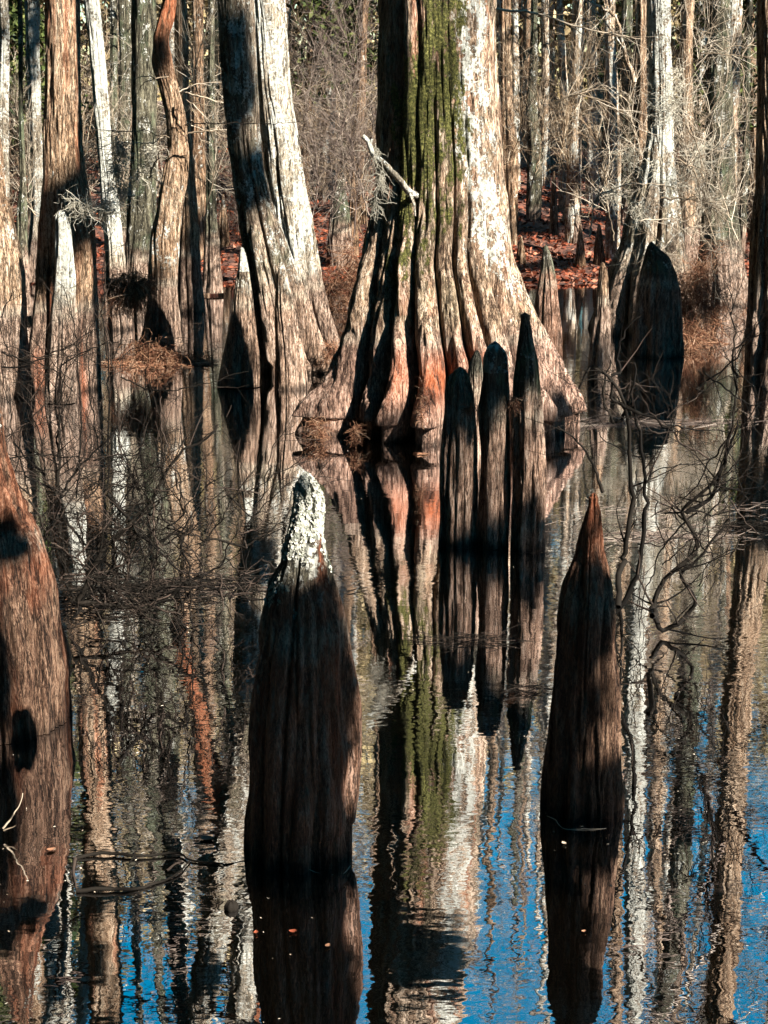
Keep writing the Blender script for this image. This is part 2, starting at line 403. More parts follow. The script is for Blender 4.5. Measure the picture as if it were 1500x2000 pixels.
o = g.n('ShaderNodeOutputMaterial'); g.l(b.outputs[0], o.inputs[0])
go = link('ground', mesh_from('ground', np.stack([GX, GY, GZ], -1).reshape(-1, 3), F, m)); tag(go, kind='structure')

m, t = new_mat('swamp_water'); g = N(t); geo = g.n('ShaderNodeNewGeometry'); pos = geo.outputs['Position']
dif = g.n('ShaderNodeBsdfDiffuse'); dif.inputs[0].default_value = (.0012, .0009, .0005, 1)
gl = g.n('ShaderNodeBsdfGlossy'); gl.inputs['Roughness'].default_value = .0; gl.inputs[0].default_value = (.90, .90, .92, 1)
r1 = g.noise(pos, 5.5, 3, .6, (.55, 1, 1)); r2 = g.noise(pos, 26, 2, .5, (.45, 1, 1))
calm = g.step(g.noise(pos, .8, 2, .5), .35, .65, .25, 1.0)
hh = g.math('MULTIPLY', g.math('ADD', g.math('MULTIPLY', r1, .75), g.math('MULTIPLY', r2, .20)), calm)
bp = g.n('ShaderNodeBump'); bp.inputs['Distance'].default_value = .0020; g.l(hh, bp.inputs['Height'])
g.l(bp.outputs[0], gl.inputs['Normal'])
fr = g.n('ShaderNodeLayerWeight'); fr.inputs['Blend'].default_value = .5
fac = g.step(fr.outputs['Facing'], .35, .95, .55, .98)
mxs = g.n('ShaderNodeMixShader'); g.l(fac, mxs.inputs[0]); g.l(dif.outputs[0], mxs.inputs[1]); g.l(gl.outputs[0], mxs.inputs[2])
o = g.n('ShaderNodeOutputMaterial'); g.l(mxs.outputs[0], o.inputs[0])
wv = np.array([[-400, -120, 0], [400, -120, 0], [400, 40, 0], [-400, 40, 0]], float)
wo_ = link('water', mesh_from('water', wv, [[0, 1, 2, 3]], m, False)); tag(wo_, kind='structure')

# ------------------------------------------------------------------ the great cypress
main_ribs = [(-64, .20), (-45, -.10), (-30, .03), (-13, .06), (3, -.08), (17, .04), (31, .0), (46, .02), (60, -.05), (77, .0), (103, 0), (128, .05), (155, -.03), (180, .05), (207, 0), (232, .05), (258, -.1)]
def main_mask(phi, Z, s):
    c = np.interp(Z, [.5, 1.0, 1.4, 2.0, 3.0, 3.6, 4.2], [-42, -38, -24, -9, -5, -26, -50]); hw = np.interp(Z, [.6, 1.0, 1.5, 2, 3, 3.6], [16, 40, 56, 60, 60, 34])
    q = 1-np.abs(phi-c)/hw; moss = np.clip(q*1.15+.12+1.3*(fbm(phi*.035, Z*1.6, Z*0, 3, 11)-.5), 0, 1)*np.clip((Z-.75)/.35, 0, 1)*np.clip((4.3-Z)/.8, 0, 1)
    moss = np.maximum(moss, .62*np.clip(1-np.abs(phi-35)/22, 0, 1)*np.clip((Z-.9)/.3, 0, 1)*np.clip((2.0-Z)/.5, 0, 1))
    lc = np.clip(1-np.abs(phi-np.interp(Z, [1, 1.5, 2.2, 3.2], [62, 42, 32, 38]))/34, 0, 1)*np.clip((Z-.9)/.3, 0, 1)
    li = np.clip(lc*1.6, 0, 1)
    red = np.exp(-((phi+8)/10)**2-((Z-.46)/.16)**2)+.6*np.exp(-((phi+27)/5)**2-((Z-.5)/.2)**2)+.6*np.exp(-((phi-14)/7)**2-((Z-.62)/.12)**2)
    red = red+.75*np.clip(fbm(phi*.12, Z*1.1, Z*0, 2, 5)*2.2-1.2, 0, 1)*(Z > .9)
    return np.stack([moss, li, red], -1)
MD = 12.1
cypress('giant cypress with fluted flaring base and thick green moss down its front', MD,
        [(870, 604, 1146), (800, 622, 1134), (720, 648, 1108), (640, 672, 1068), (570, 690, 1036), (500, 702, 1008), (400, 725, 994), (300, 735, 984), (150, 738, 974), (0, 740, 966), (1780, 728, 926), (2000, 722, 900)],
        B_main, ribs=main_ribs, depth=.66, hrib=1.0, wobble=.22, ysc=.74, nu=620, nv=760, amp=.011, mask=main_mask, ext=[(0, 4, .34), (0.1, 4, .26), (.1, 4, .12)], z0=6.5, nb=30, L=3, seed=1, lump=.05, power=.32, crease=.034, vb=1.5)

# dead snag branch on the great cypress
def curve_px(pts, Y, r0, r1, n=40, wob=.004):
    """polyline through photo pixels at given distance(s)"""
    Q = []
    for q in pts:
        Q.append(PW(q[0], q[1])+np.array([0, 0, r0*.6]) if Y == 'w' else P(q[0], q[1], q[2] if len(q) > 2 else Y))
    Q = np.array(Q); s = np.concatenate([[0], np.cumsum(np.linalg.norm(np.diff(Q, axis=0), axis=1))])
    t = np.linspace(0, s[-1], n); C = np.stack([pchip(s, Q[:, k], t) for k in range(3)], -1)
    wob = wob*.35 if Y == 'w' else wob
    C += (np.stack([fbm(t*22+k*31+pts[0][1], t*0, t*0, 2, 7) for k in range(3)], -1)-.5)*wob*1.6
    C += (np.stack([fbm(t*9+k*17+pts[0][0], t*0, t*0, 2, 3) for k in range(3)], -1)-.5)*wob*2
    return C, np.linspace(r0, r1, n)
Ybr = 11.35
br = [curve_px([(822, 385, 11.75), (800, 376, 11.6), (775, 345, 11.45), (745, 315), (728, 300), (718, 276), (708, 266)], Ybr, .028, .016),
      curve_px([(728, 303), (722, 285), (726, 272)], Ybr, .014, .008, 12), curve_px([(800, 378, 11.6), (808, 400, 11.5), (812, 422, 11.5)], Ybr, .016, .007, 14)]
V, F = tubes(br, 7); bo = link('snag_branch', mesh_from('snag_branch', V, F, B_white)); bo.parent = None

# ------------------------------------------------------------------ moss / fibre clumps
def strands(n, ctr, size, length, r, droop=.8, seed=0, steps=6, curl=.5, outward=.3):
    rs = np.random.default_rng(seed); out = []
    nc = max(1, n//45); cen = rs.normal(0, .62, (nc, 3))*size
    for _ in range(n):
        d = unit(rs.normal(0, 1, 3)); p = ctr + cen[int(rs.integers(nc))] + d*size*rs.uniform(.05, .42, 1)
        v = unit(d*outward+rs.normal(0, .5, 3)+np.array([0, 0, -droop])); L = length*rs.uniform(.4, 1.2)
        pts = [p]
        for k in range(steps-1):
            v = unit(v+rs.normal(0, curl, 3)+np.array([0, 0, -droop*.25])); pts.append(pts[-1]+v*L/(steps-1))
        q = np.array(pts); q[:, 2] = np.maximum(q[:, 2], .004+.006*rs.random())
        out.append((q, np.linspace(r, r*.5, steps)))
    return out
def clump(name, n, px, py, Y, size, length, r, mat, label, cat, group=None, **kw):
    c = P(px, py, Y); V, F = tubes(strands(n, np.zeros(3)+c, np.array(size), length, r, **kw), 3)
    o = link(name, mesh_from(name, V-c, F, mat, True), None, c); return tag(o, label, cat, group)
bo.name = 'snag_branch'
tag(bo, 'pale broken dead limb jutting left from the mossy trunk', 'branch')
clump('spanish_moss', 160, 738, 345, 11.35, (.05, .05, .16), .16, .0022, M_moss, 'small grey moss tuft dangling under the broken pale limb', 'moss', droop=.9, seed=4)

# ------------------------------------------------------------------ twin-stemmed cypress
TD = 15.0
me1, b1, (l1, r1) = trunk_mesh('trunk', TD, [(748, 500, 640), (700, 490, 634), (600, 480, 608), (480, 470, 562), (380, 458, 530), (300, 447, 512), (200, 437, 505), (100, 430, 500), (0, 424, 494)], B_grey, nrib=8, depth=.6, hrib=1.1, wobble=.3, crease=.03, nu=260, nv=420, amp=.011, seed=2, ext=[(-.15, 1, .16), (-.5, 3, .14), (-.3, 4, .08)])
me2, b2, (l2, r2) = trunk_mesh('trunk', TD+.9, [(702, 576, 668), (640, 560, 652), (560, 545, 632), (480, 534, 618), (380, 522, 602), (280, 512, 585), (180, 500, 570), (80, 492, 562), (0, 486, 556)], B_white, nrib=7, depth=.6, hrib=1.0, wobble=.3, crease=.03, nu=240, nv=400, amp=.010, seed=3, ext=[(-.2, 1.5, .18), (-.3, 3, .14), (-.2, 4, .07)])
tw = empty('cypress_tree', b1, 'twin stemmed cypress with two leaning pale lichened trunks joined low', 'tree')
link('trunk', me1, tw); link('trunk', me2, tw, Vector(b2)-Vector(b1))
link('crown', crown_mesh(np.vstack([l1, l2]), np.concatenate([r1, r2]), b1, 4.5, 24, 2.2, 5), tw)
kn = 'cypress knees at the foot of the twin stemmed tree'
knee('pointed white tipped knee left of the twin trunks', 14.1, [(752, 430, 512), (700, 438, 510), (620, 452, 498), (560, 458, 490), (520, 464, 484), (495, 467, 479), (484, 470, 475)], B_grey, group=kn, seed=5, nrib=4, mask=lambda p, z, s: np.stack([z*0, (z > 1.0)*2.+z*0, z*0], -1))
knee('shorter pointed knee standing against the twin trunks', 14.0, [(748, 535, 602), (700, 536, 597), (640, 536, 585), (580, 537, 570), (540, 541, 562), (520, 545, 556), (513, 548, 552)], B_grey, group=kn, seed=6, nrib=4)

# ------------------------------------------------------------------ left cluster
def li_mask(v): return lambda p, z, s: np.stack([z*0, z*0+v, z*0], -1)
def tipmask(z0): return lambda p, z, s: np.stack([z*0, np.clip((z-z0)*4, 0, .9), z*0], -1)
cypress('straight warm brown cypress at left with swollen pale base', 14.0,
        [(778, 62, 200), (700, 58, 198), (620, 66, 194), (540, 70, 192), (470, 74, 188), (400, 78, 180), (320, 84, 166), (150, 88, 158), (0, 88, 156)],
        B_warm, nrib=9, depth=.42, hrib=.9, wobble=.3, nu=260, nv=420, amp=.010, seed=8, ext=[(0, 2, .15), (0, 4, .13), (0, 4, .07)], mask=lambda p, z, s: np.stack([z*0, z*0, np.clip(fbm(p*.05, z*1.5, z*0, 2, 3)*2-1, 0, .7)], -1))
knee('tall lichen crusted knee leaning on the swollen left cypress', 13.25, [(782, 82, 152), (700, 88, 150), (600, 98, 148), (520, 106, 146), (450, 108, 138), (425, 108, 132), (414, 112, 126)], B_white, seed=9, nrib=4, mask=tipmask(.9))
cypress('slim leaning trunk white with lichen behind the straight brown cypress', 18.3,
        [(640, 205, 262), (560, 204, 250), (480, 203, 242), (400, 198, 232), (300, 190, 218), (200, 182, 212), (100, 174, 204), (0, 163, 194)],
        B_white, nrib=5, depth=.3, hrib=.5, nu=150, nv=300, seed=10, ext=[(-.3, 2, .11), (-.4, 4, .06)], mask=li_mask(.5), z0=4.5, L=1.6)
cypress('grey green trunk rising between the lichened trunk and crooked trunk', 19.3,
        [(610, 236, 322), (540, 240, 314), (470, 244, 310), (400, 248, 306), (300, 256, 306), (150, 258, 306), (0, 257, 304)],
        B_dark, nrib=6, depth=.3, hrib=.6, nu=150, nv=260, seed=11, ext=[(0, 3, .12), (0.2, 5, .07)], z0=5, L=1.8)
cypress('crooked S shaped cypress with rusty bark and pale base', 16.2,
        [(690, 270, 356), (640, 282, 352), (560, 290, 348), (480, 292, 350), (400, 306, 358), (340, 316, 368), (290, 326, 368), (240, 324, 364), (200, 318, 356), (160, 308, 346), (120, 296, 336), (80, 298, 330), (40, 308, 340), (0, 318, 346)],
        B_warm, nrib=5, depth=.3, hrib=.9, nu=220, nv=420, amp=.009, seed=12, ext=[(.1, .6, .10), (.25, 1.2, .13), (.15, 1.6, .14), (.1, 3, .08)], z0=5, mask=lambda p, z, s: np.stack([z*0, np.clip(.9-np.abs(z-.9)*.9, 0, 1)*.8, np.clip((z-2.6)*1.2, 0, .8)], -1))
cypress('fluted brown cypress standing behind the crooked trunk', 20.0,
        [(600, 336, 398), (540, 338, 392), (470, 342, 390), (400, 343, 386), (330, 345, 380), (240, 344, 372), (120, 342, 368), (0, 340, 366)],
        B_warm, nrib=9, depth=.4, hrib=1.3, nu=180, nv=260, seed=13, ext=[(0, 3, .10), (0, 5, .06)], z0=5, L=1.8)
cypress('leaning orange brown trunk cut by the left edge of the picture', 13.6,
        [(790, -60, 58), (700, -60, 54), (600, -56, 50), (520, -52, 44), (440, -48, 28), (380, -46, 16), (300, -44, 4), (200, -44, -6), (0, -50, -20)],
        B_warm, nrib=8, depth=.3, hrib=.9, nu=220, nv=320, seed=14, ext=[(0, 4, .13), (0, 4, .07)], mask=lambda p, z, s: np.stack([z*0, (z > 1.3)*.6, z*0], -1))
gL = 'slender trunks in the left background'
cypress('pale white trunk at the top left corner', 21.5, [(590, -14, 34), (480, -8, 24), (300, -6, 19), (0, -4, 18)], B_white, seed=15, nrib=5, nu=90, nv=160, group=gL, ext=[(0, 5, .10), (0, 5, .05)])
cypress('pale blotched trunk between the corner trunk and straight brown cypress', 23, [(560, 44, 98), (400, 60, 86), (250, 58, 82), (120, 50, 78), (0, 48, 78)], B_white, seed=16, nrib=5, nu=90, nv=160, group=gL, ext=[(-.2, 5, .12), (0, 5, .05)])
cypress('thin dark stem left of the swollen left cypress', 19, [(600, 28, 62), (450, 32, 55), (340, 38, 52), (200, 36, 46), (0, 34, 44)], B_dark, seed=17, nrib=3, nu=70, nv=160, group=gL, ext=[(0, 4, .05)], L=1.2)
cypress('slim shaded trunk just left of the twin stemmed cypress', 22, [(570, 395, 440), (400, 402, 424), (200, 404, 420), (0, 406, 420)], B_dark, seed=18, nrib=3, nu=80, nv=160, group=gL, ext=[(0, 4, .08), (0, 4, .04)])
cypress('dark trunk behind the grey green trunk', 24, [(560, 215, 262), (400, 228, 252), (0, 232, 258)], B_dark, seed=19, nrib=3, nu=80, nv=140, group=gL, ext=[(0, 5, .1), (0, 4, .05)])

# ------------------------------------------------------------------ foreground stump and knees
knee('massive rusty brown stump at the left edge of the picture in the foreground', 5.85,
     [(1475, -170, 141), (1400, -172, 142), (1300, -170, 134), (1200, -168, 114), (1120, -160, 100), (1060, -150, 88), (1000, -120, 62), (940, -90, 30), (870, -60, 8), (800, -46, 2), (765, -40, -8), (740, -30, -18)],
     B_rust, name='cypress_stump', seed=20, nu=420, nv=520, nrib=7, depth=.16, crease=.035, lump=.1, amp=.018, fibre=22, mask=lambda p, z, s: np.stack([z*0, np.clip((z-.95)*5, 0, 1.6)*(p > 30), np.clip(fbm(p*.06, z*3, z*0, 3, 3)*1.8-.9, 0, .25)], -1))
bpy.data.objects['cypress_stump']['category'] = 'stump'
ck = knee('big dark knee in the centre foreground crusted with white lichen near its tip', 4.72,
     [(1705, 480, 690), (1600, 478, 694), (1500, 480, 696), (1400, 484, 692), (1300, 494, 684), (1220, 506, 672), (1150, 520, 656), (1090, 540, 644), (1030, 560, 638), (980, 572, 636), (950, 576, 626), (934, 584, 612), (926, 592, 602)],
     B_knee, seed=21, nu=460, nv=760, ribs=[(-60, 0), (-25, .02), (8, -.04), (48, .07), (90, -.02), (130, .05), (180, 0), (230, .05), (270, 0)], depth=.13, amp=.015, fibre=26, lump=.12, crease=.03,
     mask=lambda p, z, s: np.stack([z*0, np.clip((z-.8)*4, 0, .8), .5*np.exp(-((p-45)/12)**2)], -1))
knee('slender rust tipped knee in the right foreground', 5.05,
     [(1612, 1060, 1212), (1520, 1062, 1213), (1430, 1066, 1213), (1340, 1074, 1212), (1260, 1084, 1208), (1190, 1094, 1206), (1130, 1108, 1196), (1080, 1120, 1186), (1030, 1134, 1178), (995, 1144, 1174), (975, 1150, 1168), (966, 1152, 1168)],
     B_rust, seed=22, nu=400, nv=700, ribs=[(-55, 0), (-22, .04), (8, -.05), (38, .05), (75, 0), (120, 0), (180, 0), (240, 0)], depth=.15, amp=.015, fibre=26,
     crease=.03, lump=.12, mask=lambda p, z, s: np.stack([z*0, z*0, np.clip((z-.78)*3, 0, .6)], -1))
g3 = 'dark tipped knees clustered in front of the great cypress'
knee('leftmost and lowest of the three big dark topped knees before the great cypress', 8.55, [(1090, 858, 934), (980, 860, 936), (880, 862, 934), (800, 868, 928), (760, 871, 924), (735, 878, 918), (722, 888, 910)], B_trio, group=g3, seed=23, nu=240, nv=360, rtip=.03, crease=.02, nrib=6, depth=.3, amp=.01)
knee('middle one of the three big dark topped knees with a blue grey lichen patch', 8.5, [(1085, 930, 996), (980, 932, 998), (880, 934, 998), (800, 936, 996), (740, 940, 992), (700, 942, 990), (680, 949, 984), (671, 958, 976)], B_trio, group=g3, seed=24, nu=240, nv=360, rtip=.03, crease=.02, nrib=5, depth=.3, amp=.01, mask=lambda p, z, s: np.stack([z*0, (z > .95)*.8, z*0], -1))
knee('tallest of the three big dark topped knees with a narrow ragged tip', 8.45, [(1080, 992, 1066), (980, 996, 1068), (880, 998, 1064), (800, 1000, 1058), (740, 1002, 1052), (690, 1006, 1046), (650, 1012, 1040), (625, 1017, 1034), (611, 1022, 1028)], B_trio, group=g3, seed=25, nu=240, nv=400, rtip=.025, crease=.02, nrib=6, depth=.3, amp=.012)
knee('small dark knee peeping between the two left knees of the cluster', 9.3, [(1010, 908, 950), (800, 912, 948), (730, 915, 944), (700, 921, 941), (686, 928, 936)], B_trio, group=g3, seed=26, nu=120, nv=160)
knee('pale sided pointed knee right behind the great cypress base', 16.0, [(696, 1030, 1100), (620, 1042, 1096), (560, 1050, 1088), (515, 1057, 1080), (492, 1060, 1074), (480, 1063, 1069)], B_knee, seed=27)
knee('slender pointed knee with dark foot between the great cypress and the black stump', 14.4, [(748, 1146, 1196), (680, 1152, 1194), (600, 1163, 1191), (550, 1168, 1189), (525, 1171, 1186), (513, 1175, 1180)], B_warm, seed=28)

# ------------------------------------------------------------------ right cluster
cypress('pale straight cypress on the right with a wide spreading rooted base', 18.0,
        [(650, 1160, 1385), (600, 1170, 1370), (540, 1186, 1354), (480, 1210, 1340), (420, 1224, 1334), (350, 1246, 1322), (250, 1264, 1315), (120, 1266, 1312), (0, 1264, 1310)],
        B_grey, nrib=11, depth=.6, hrib=1.2, wobble=.3, nu=300, nv=420, amp=.011, seed=30, ext=[(0.1, 3, .12), (0.2, 4, .08)], mask=lambda p, z, s: np.stack([z*0, (z > 1.6)*.5, z*0], -1), z0=5)
knee('massive blackened knee in front of the pale right cypress roots', 16.1,
     [(705, 1236, 1330), (640, 1238, 1330), (580, 1242, 1328), (530, 1250, 1318), (500, 1258, 1304), (482, 1264, 1284), (474, 1268, 1276)], B_dark, seed=31, nrib=6, depth=.2)
cypress('forked rusty trunk half hidden behind the pale right cypress', 20.0, [(620, 1205, 1285), (500, 1224, 1272), (400, 1232, 1266), (300, 1234, 1264), (150, 1238, 1264), (0, 1240, 1262)], B_warm, nrib=5, depth=.3, seed=32, nu=140, nv=240, ext=[(0.1, 4, .08), (.2, 4, .05)], z0=4)
cypress('broad dark trunk right of the pale right cypress', 21.0, [(590, 1350, 1466), (480, 1366, 1446), (300, 1378, 1434), (0, 1382, 1430)], B_dark, nrib=6, depth=.3, seed=33, nu=160, nv=260, ext=[(0, 4, .15), (-.3, 4, .09)], z0=5)
cypress('fluted warm cypress cut by the right edge of the picture', 15.2,
        [(765, 1444, 1600), (700, 1448, 1590), (600, 1456, 1578), (500, 1462, 1566), (440, 1468, 1556), (360, 1474, 1548), (200, 1478, 1544), (0, 1480, 1542)],
        B_warm, nrib=11, depth=.5, hrib=1.2, nu=260, nv=360, amp=.011, seed=34, ext=[(0, 4, .14), (0, 4, .08)], z0=4.5)
cypress('reddish trunk behind the broad dark trunk', 24.5, [(560, 1318, 1372), (400, 1326, 1358), (0, 1330, 1356)], B_warm, nrib=4, seed=35, nu=80, nv=160, ext=[(0, 4, .1), (.3, 4, .06)])
# bank trees right of the great cypress
def on_bank(Y, x): return float(ground_z(x, Y))
def bank_tree(label, D, prof, mat, seed, group='slender trees on the leafy bank', L=1.8, ext=None, **kw):
    x = P((prof[0][1]+prof[0][2])/2, prof[0][0], D)[0]
    return cypress(label, D, prof, mat, name='bank_tree', group=group, nu=80, nv=200, seed=seed, nrib=4, depth=.15, base=on_bank(D, x)-.25, ext=ext or [(0, 4, .09), (0, 5, .05)], L=L, z0=4.5, **kw)
bank_tree('black leaning forked trunk on the bank right of the great cypress', 31, [(300, 1030, 1060), (200, 1028, 1050), (120, 1034, 1052), (0, 1036, 1052)], B_dark, 40)
bank_tree('thin white trunk with dark knots on the leafy bank', 32, [(310, 1092, 1112), (200, 1094, 1112), (100, 1090, 1106), (0, 1086, 1100)], B_far, 41, ext=[(0, 5, .08), (0, 5, .04)])
bank_tree('second white trunk standing alone on the upper bank', 34, [(290, 1146, 1172), (150, 1147, 1168), (0, 1146, 1164)], B_far, 42)
bank_tree('pale slim trunk close beside the great cypress top', 35, [(290, 998, 1018), (100, 1000, 1014), (0, 1001, 1013)], B_far, 43)
bank_tree('brown fluted trunk behind the right rim of the great cypress', 29, [(330, 974, 1012), (200, 978, 1002), (0, 978, 998)], B_far2, 44)
bank_tree('faint pale trunk in the gap right of the twin trunks', 33, [(320, 596, 632), (150, 600, 624), (0, 604, 620)], B_far, 45)
bank_tree('pale trunk in the gap beside the shaded side of the great cypress', 35, [(310, 640, 668), (150, 642, 662), (0, 644, 660)], B_far, 46)
bank_tree('second pale trunk in the gap beside the shaded great cypress side', 38, [(300, 676, 700), (150, 678, 694), (0, 678, 692)], B_far, 47)
q_ = random.Random(9)
for i_, (x_, D_) in enumerate([(140, 25), (222, 27), (285, 30), (388, 26), (415, 33), (600, 30), (700, 28), (990, 33), (1065, 36), (1120, 27.5), (1200, 26), (1225, 31), (1345, 27), (1365, 33), (1400, 26), (1455, 24.5), (1478, 30), (10, 28), (1290, 33), (1180, 34)]):
    w1 = q_.uniform(7, 15); dx_ = q_.uniform(-14, 14); yb = 750 and 330
    bank_tree('slim straight winter trunk among the crowd of background trees', D_, [(345, x_-w1, x_+w1), (200, x_-w1*.8+dx_*.4, x_+w1*.8+dx_*.4), (0, x_-w1*.75+dx_, x_+w1*.75+dx_)], q_.choice([B_far, B_far2, B_far2, B_dark, B_dark]), 400+i_, group='slim trunks crowding the background', L=1.6, ext=[(q_.uniform(-.3, .3), 4, .10), (q_.uniform(-.5, .5), 6, .06)])
for nm, pxx, pt, D_, s_, w_ in (('small pointed knee on the bank nearest the great cypress', 1000, 358, 27, 50, 12), ('grey mossy knee on the red leaf bank', 1082, 335, 29, 51, 11), ('black knee on the leaf bank', 1122, 376, 27.5, 52, 17),
        ('slim knee on the bank edge above the dark inlet', 1133, 440, 25.2, 53, 11), ('split knee right of the dark inlet', 1170, 438, 25.4, 54, 13), ('short knee low on the bank near the water', 1018, 462, 25.2, 55, 10),
        ('dark hooked stump knee in the gap left of the great cypress', 664, 350, 24.6, 56, 30), ('thin upright knee beside the hooked stump knee', 690, 335, 25.5, 57, 13), ('low knee on the left leaf bank', 436, 380, 27, 58, 14)):
    x = P(pxx, pt, D_)[0]; zb = float(ground_z(x, D_)); zt = P(pxx, pt, D_)[2]
    k_ = pxm(pt, D_)
    dpy = (zt-zb)*k_*.97
    pf = [(pt+dpy, pxx-w_, pxx+w_), (pt+dpy*.5, pxx-w_*.7, pxx+w_*.7), (pt+dpy*.2, pxx-w_*.42, pxx+w_*.42), (pt, pxx-2, pxx+2)]
    knee(nm, D_, pf, B_dark if s_ in (52, 56) else B_far2, group='cypress knees scattered on the bank', seed=s_, nu=70, nv=90, base=zb-.15)

# ------------------------------------------------------------------ background forest (copies of a few kinds)
def far_tree(label, seed, hgt, r, mat, tmat, nb, L, leaf=None, z0f=.25):
    root = empty('forest_tree', (0, 0, 0), label, 'tree', 'winter trees massed in the background forest')
    rs = np.random.default_rng(seed); n = 60
    z = np.linspace(-.3, hgt, n); cx = np.cumsum(rs.normal(0, .02, n)); cy = np.cumsum(rs.normal(0, .02, n)); rd = r*(1-.75*np.clip(z/hgt, 0, 1))*(1+.5*np.exp(-z/.4)).clip(0, 1.6)
    line = np.stack([cx, cy, z], -1); V, F = tubes([(line, rd)], 12); link('trunk', mesh_from('trunk', V, F, mat), root)
    link('crown', crown_mesh(line, rd, (0, 0, 0), hgt*z0f, nb, L, seed, tmat, 3, 3), root)
    if leaf:
        nl, lm = leaf; c = rs.normal(0, 1, (nl, 3))*np.array([L*.55, L*.55, hgt*.22])+np.array([0, 0, hgt*.62])
        link('foliage', leaf_mesh('foliage', c, .14, lm, rs), root)
    return root
def leaf_mesh(name, c, s, mat, rs, flat=0.):
    n = len(c); a = rs.normal(0, 1, (n, 3)); a[:, 2] *= 1-flat; a /= np.linalg.norm(a, axis=1, keepdims=True)
    b = rs.normal(0, 1, (n, 3)); b[:, 2] *= 1-flat; b -= a*(a*b).sum(1, keepdims=True); b /= np.linalg.norm(b, axis=1, keepdims=True)
    sz = s*rs.uniform(.5, 1.3, (n, 1)); n3 = np.cross(a, b)*sz*.25
    V = np.stack([c-a*sz, c-b*sz*.45+n3*0, c+a*sz+n3, c+b*sz*.45], 1).reshape(-1, 3)
    V[1::4] += n3; V[3::4] += n3
    F = np.arange(4*n).reshape(-1, 4); return mesh_from(name, V, F, mat, False)
kinds = [far_tree('slender pale winter tree with fine bare twigs in the far forest', 201, 17, .13, B_far, M_buff, 46, 3.0),
         far_tree('brown winter tree with fine bare twigs in the far forest', 202, 20, .17, B_far2, M_buff, 50, 3.2),
         far_tree('tree holding tan dead leaves in the far forest', 203, 14, .12, B_far2, M_buff, 40, 2.8, (9000, M_olive), .15),
         far_tree('tall pale leaning winter tree in the far forest', 204, 22, .16, B_far, M_ptwig, 46, 3.2)]
used = [False]*4
spots = []
for row, (Y, n, hw) in enumerate([(30, 7, 9), (36, 10, 11), (43, 14, 14), (51, 18, 17), (60, 24, 21)]):
    for i in range(n):
        x = -hw+2*hw*(i+.5)/n+R.uniform(-.8, .8)*hw/n; y = Y+R.uniform(-2.5, 2.5)
        if Y < 40 and abs(x-y*(-.0)) < .0: continue
        spots.append((x, y, row))
for i, (x, y, row) in enumerate(spots):
    k = R.choice([0, 1, 3, 0]) if row < 3 else R.choice([0, 1, 2, 2, 3])
    o = kinds[k] if not used[k] else copy_tree(kinds[k]); used[k] = True
    s = R.uniform(.7, 1.05) if row < 3 else R.uniform(.85, 1.15)
    o.location = (x, y, float(ground_z(x, y))); o.rotation_euler = (R.uniform(-.05, .05), R.uniform(-.06, .06), R.uniform(0, 6.28)); o.scale = (s, s, s)

def shrub(label, seed, hgt, stems, mat, kids=4, lvl=3, group='tangled bare shrubs on the far bank', r=.011, rmin=.003):
    global rng
    old = rng; rng = np.random.default_rng(seed); out = []
    for _ in range(stems):
        a = rng.uniform(0, 6.28); q = rng.uniform(0, .35)
        grow(out, (math.cos(a)*q, math.sin(a)*q, -.1), (math.cos(a)*.35, math.sin(a)*.35, 1), hgt*rng.uniform(.6, 1.1), r, lvl, kids, .28, .02, .5, rmin)
    rng = old
    V, F = tubes(out, 3); o = link('bare_shrub', mesh_from('bare_shrub', V, F, mat)); return tag(o, label, 'shrub', group)
sk = [shrub('pale tangled leafless shrub on the far bank', 301, 2.2, 7, M_ptwig), shrub('brown tangled leafless shrub on the far bank', 302, 2.8, 7, M_buff),
      shrub('reddish brown leafless shrub on the far bank', 303, 1.7, 8, M_twig)]
sk.append(shrub('dark tangled leafless shrub on the far bank', 304, 2.6, 8, M_dtwig))
us = [False]*4
for i in range(190):
    y = R.uniform(26.5, 48); hw = y*.30+1.0; x = R.uniform(-hw, hw)
    px = 750+FPX*x/y
    if y < 38 and (950 < px < 1230 or 380 < px < 470): y += 13
    k = R.choice([0, 1, 1, 2, 3, 3]); o = sk[k] if not us[k] else copy_tree(sk[k]); us[k] = True
    s = R.uniform(.7, 1.25); o.location = (x, y, float(ground_z(x, y))); o.rotation_euler = (0, 0, R.uniform(0, 6.28)); o.scale = (s, s, s*R.uniform(.8, 1.3))

# far-off wood that closes the view
rs = np.random.default_rng(77); n = 140000
c = np.stack([rs.uniform(-48, 48, n), rs.uniform(66, 80, n), rs.uniform(0, 1, n)], -1)
top = 20+9*fbm(c[:, 0]*.22, c[:, 0]*0, c[:, 0]*0, 3, 3)+9*np.clip((2-c[:, 0])/6, 0, 1)
c[:, 2] = c[:, 2]**.8*top+1.5
keep = fbm(c[:, 0]*.5, c[:, 1]*.2, c[:, 2]*.4, 3, 9) > .42+.10*np.clip(c[:, 2]/22-.6, 0, 1)
wd = link('distant_woodland', leaf_mesh('distant_woodland', c[keep], .42, M_olive, rs)); tag(wd, 'hazy far wood of tan and olive foliage closing the view', 'woodland', kind='stuff')

# leaf litter (uncountable)
n = 46000; rs = np.random.default_rng(78)
ly = 23+rs.random(n)**1.4*24; lx = rs.uniform(-1, 1, n)*(ly*.27+1)
lz = ground_z(lx, ly)
k = lz > .0
c = np.stack([lx, ly, lz+.012+rs.random(n)*.03], -1)[k]
ll = link('leaf_litter', leaf_mesh('leaf_litter', c, .05, M_leaf, rs, flat=.55)); tag(ll, 'red brown fallen leaves carpeting the bank', 'leaves', kind='stuff')

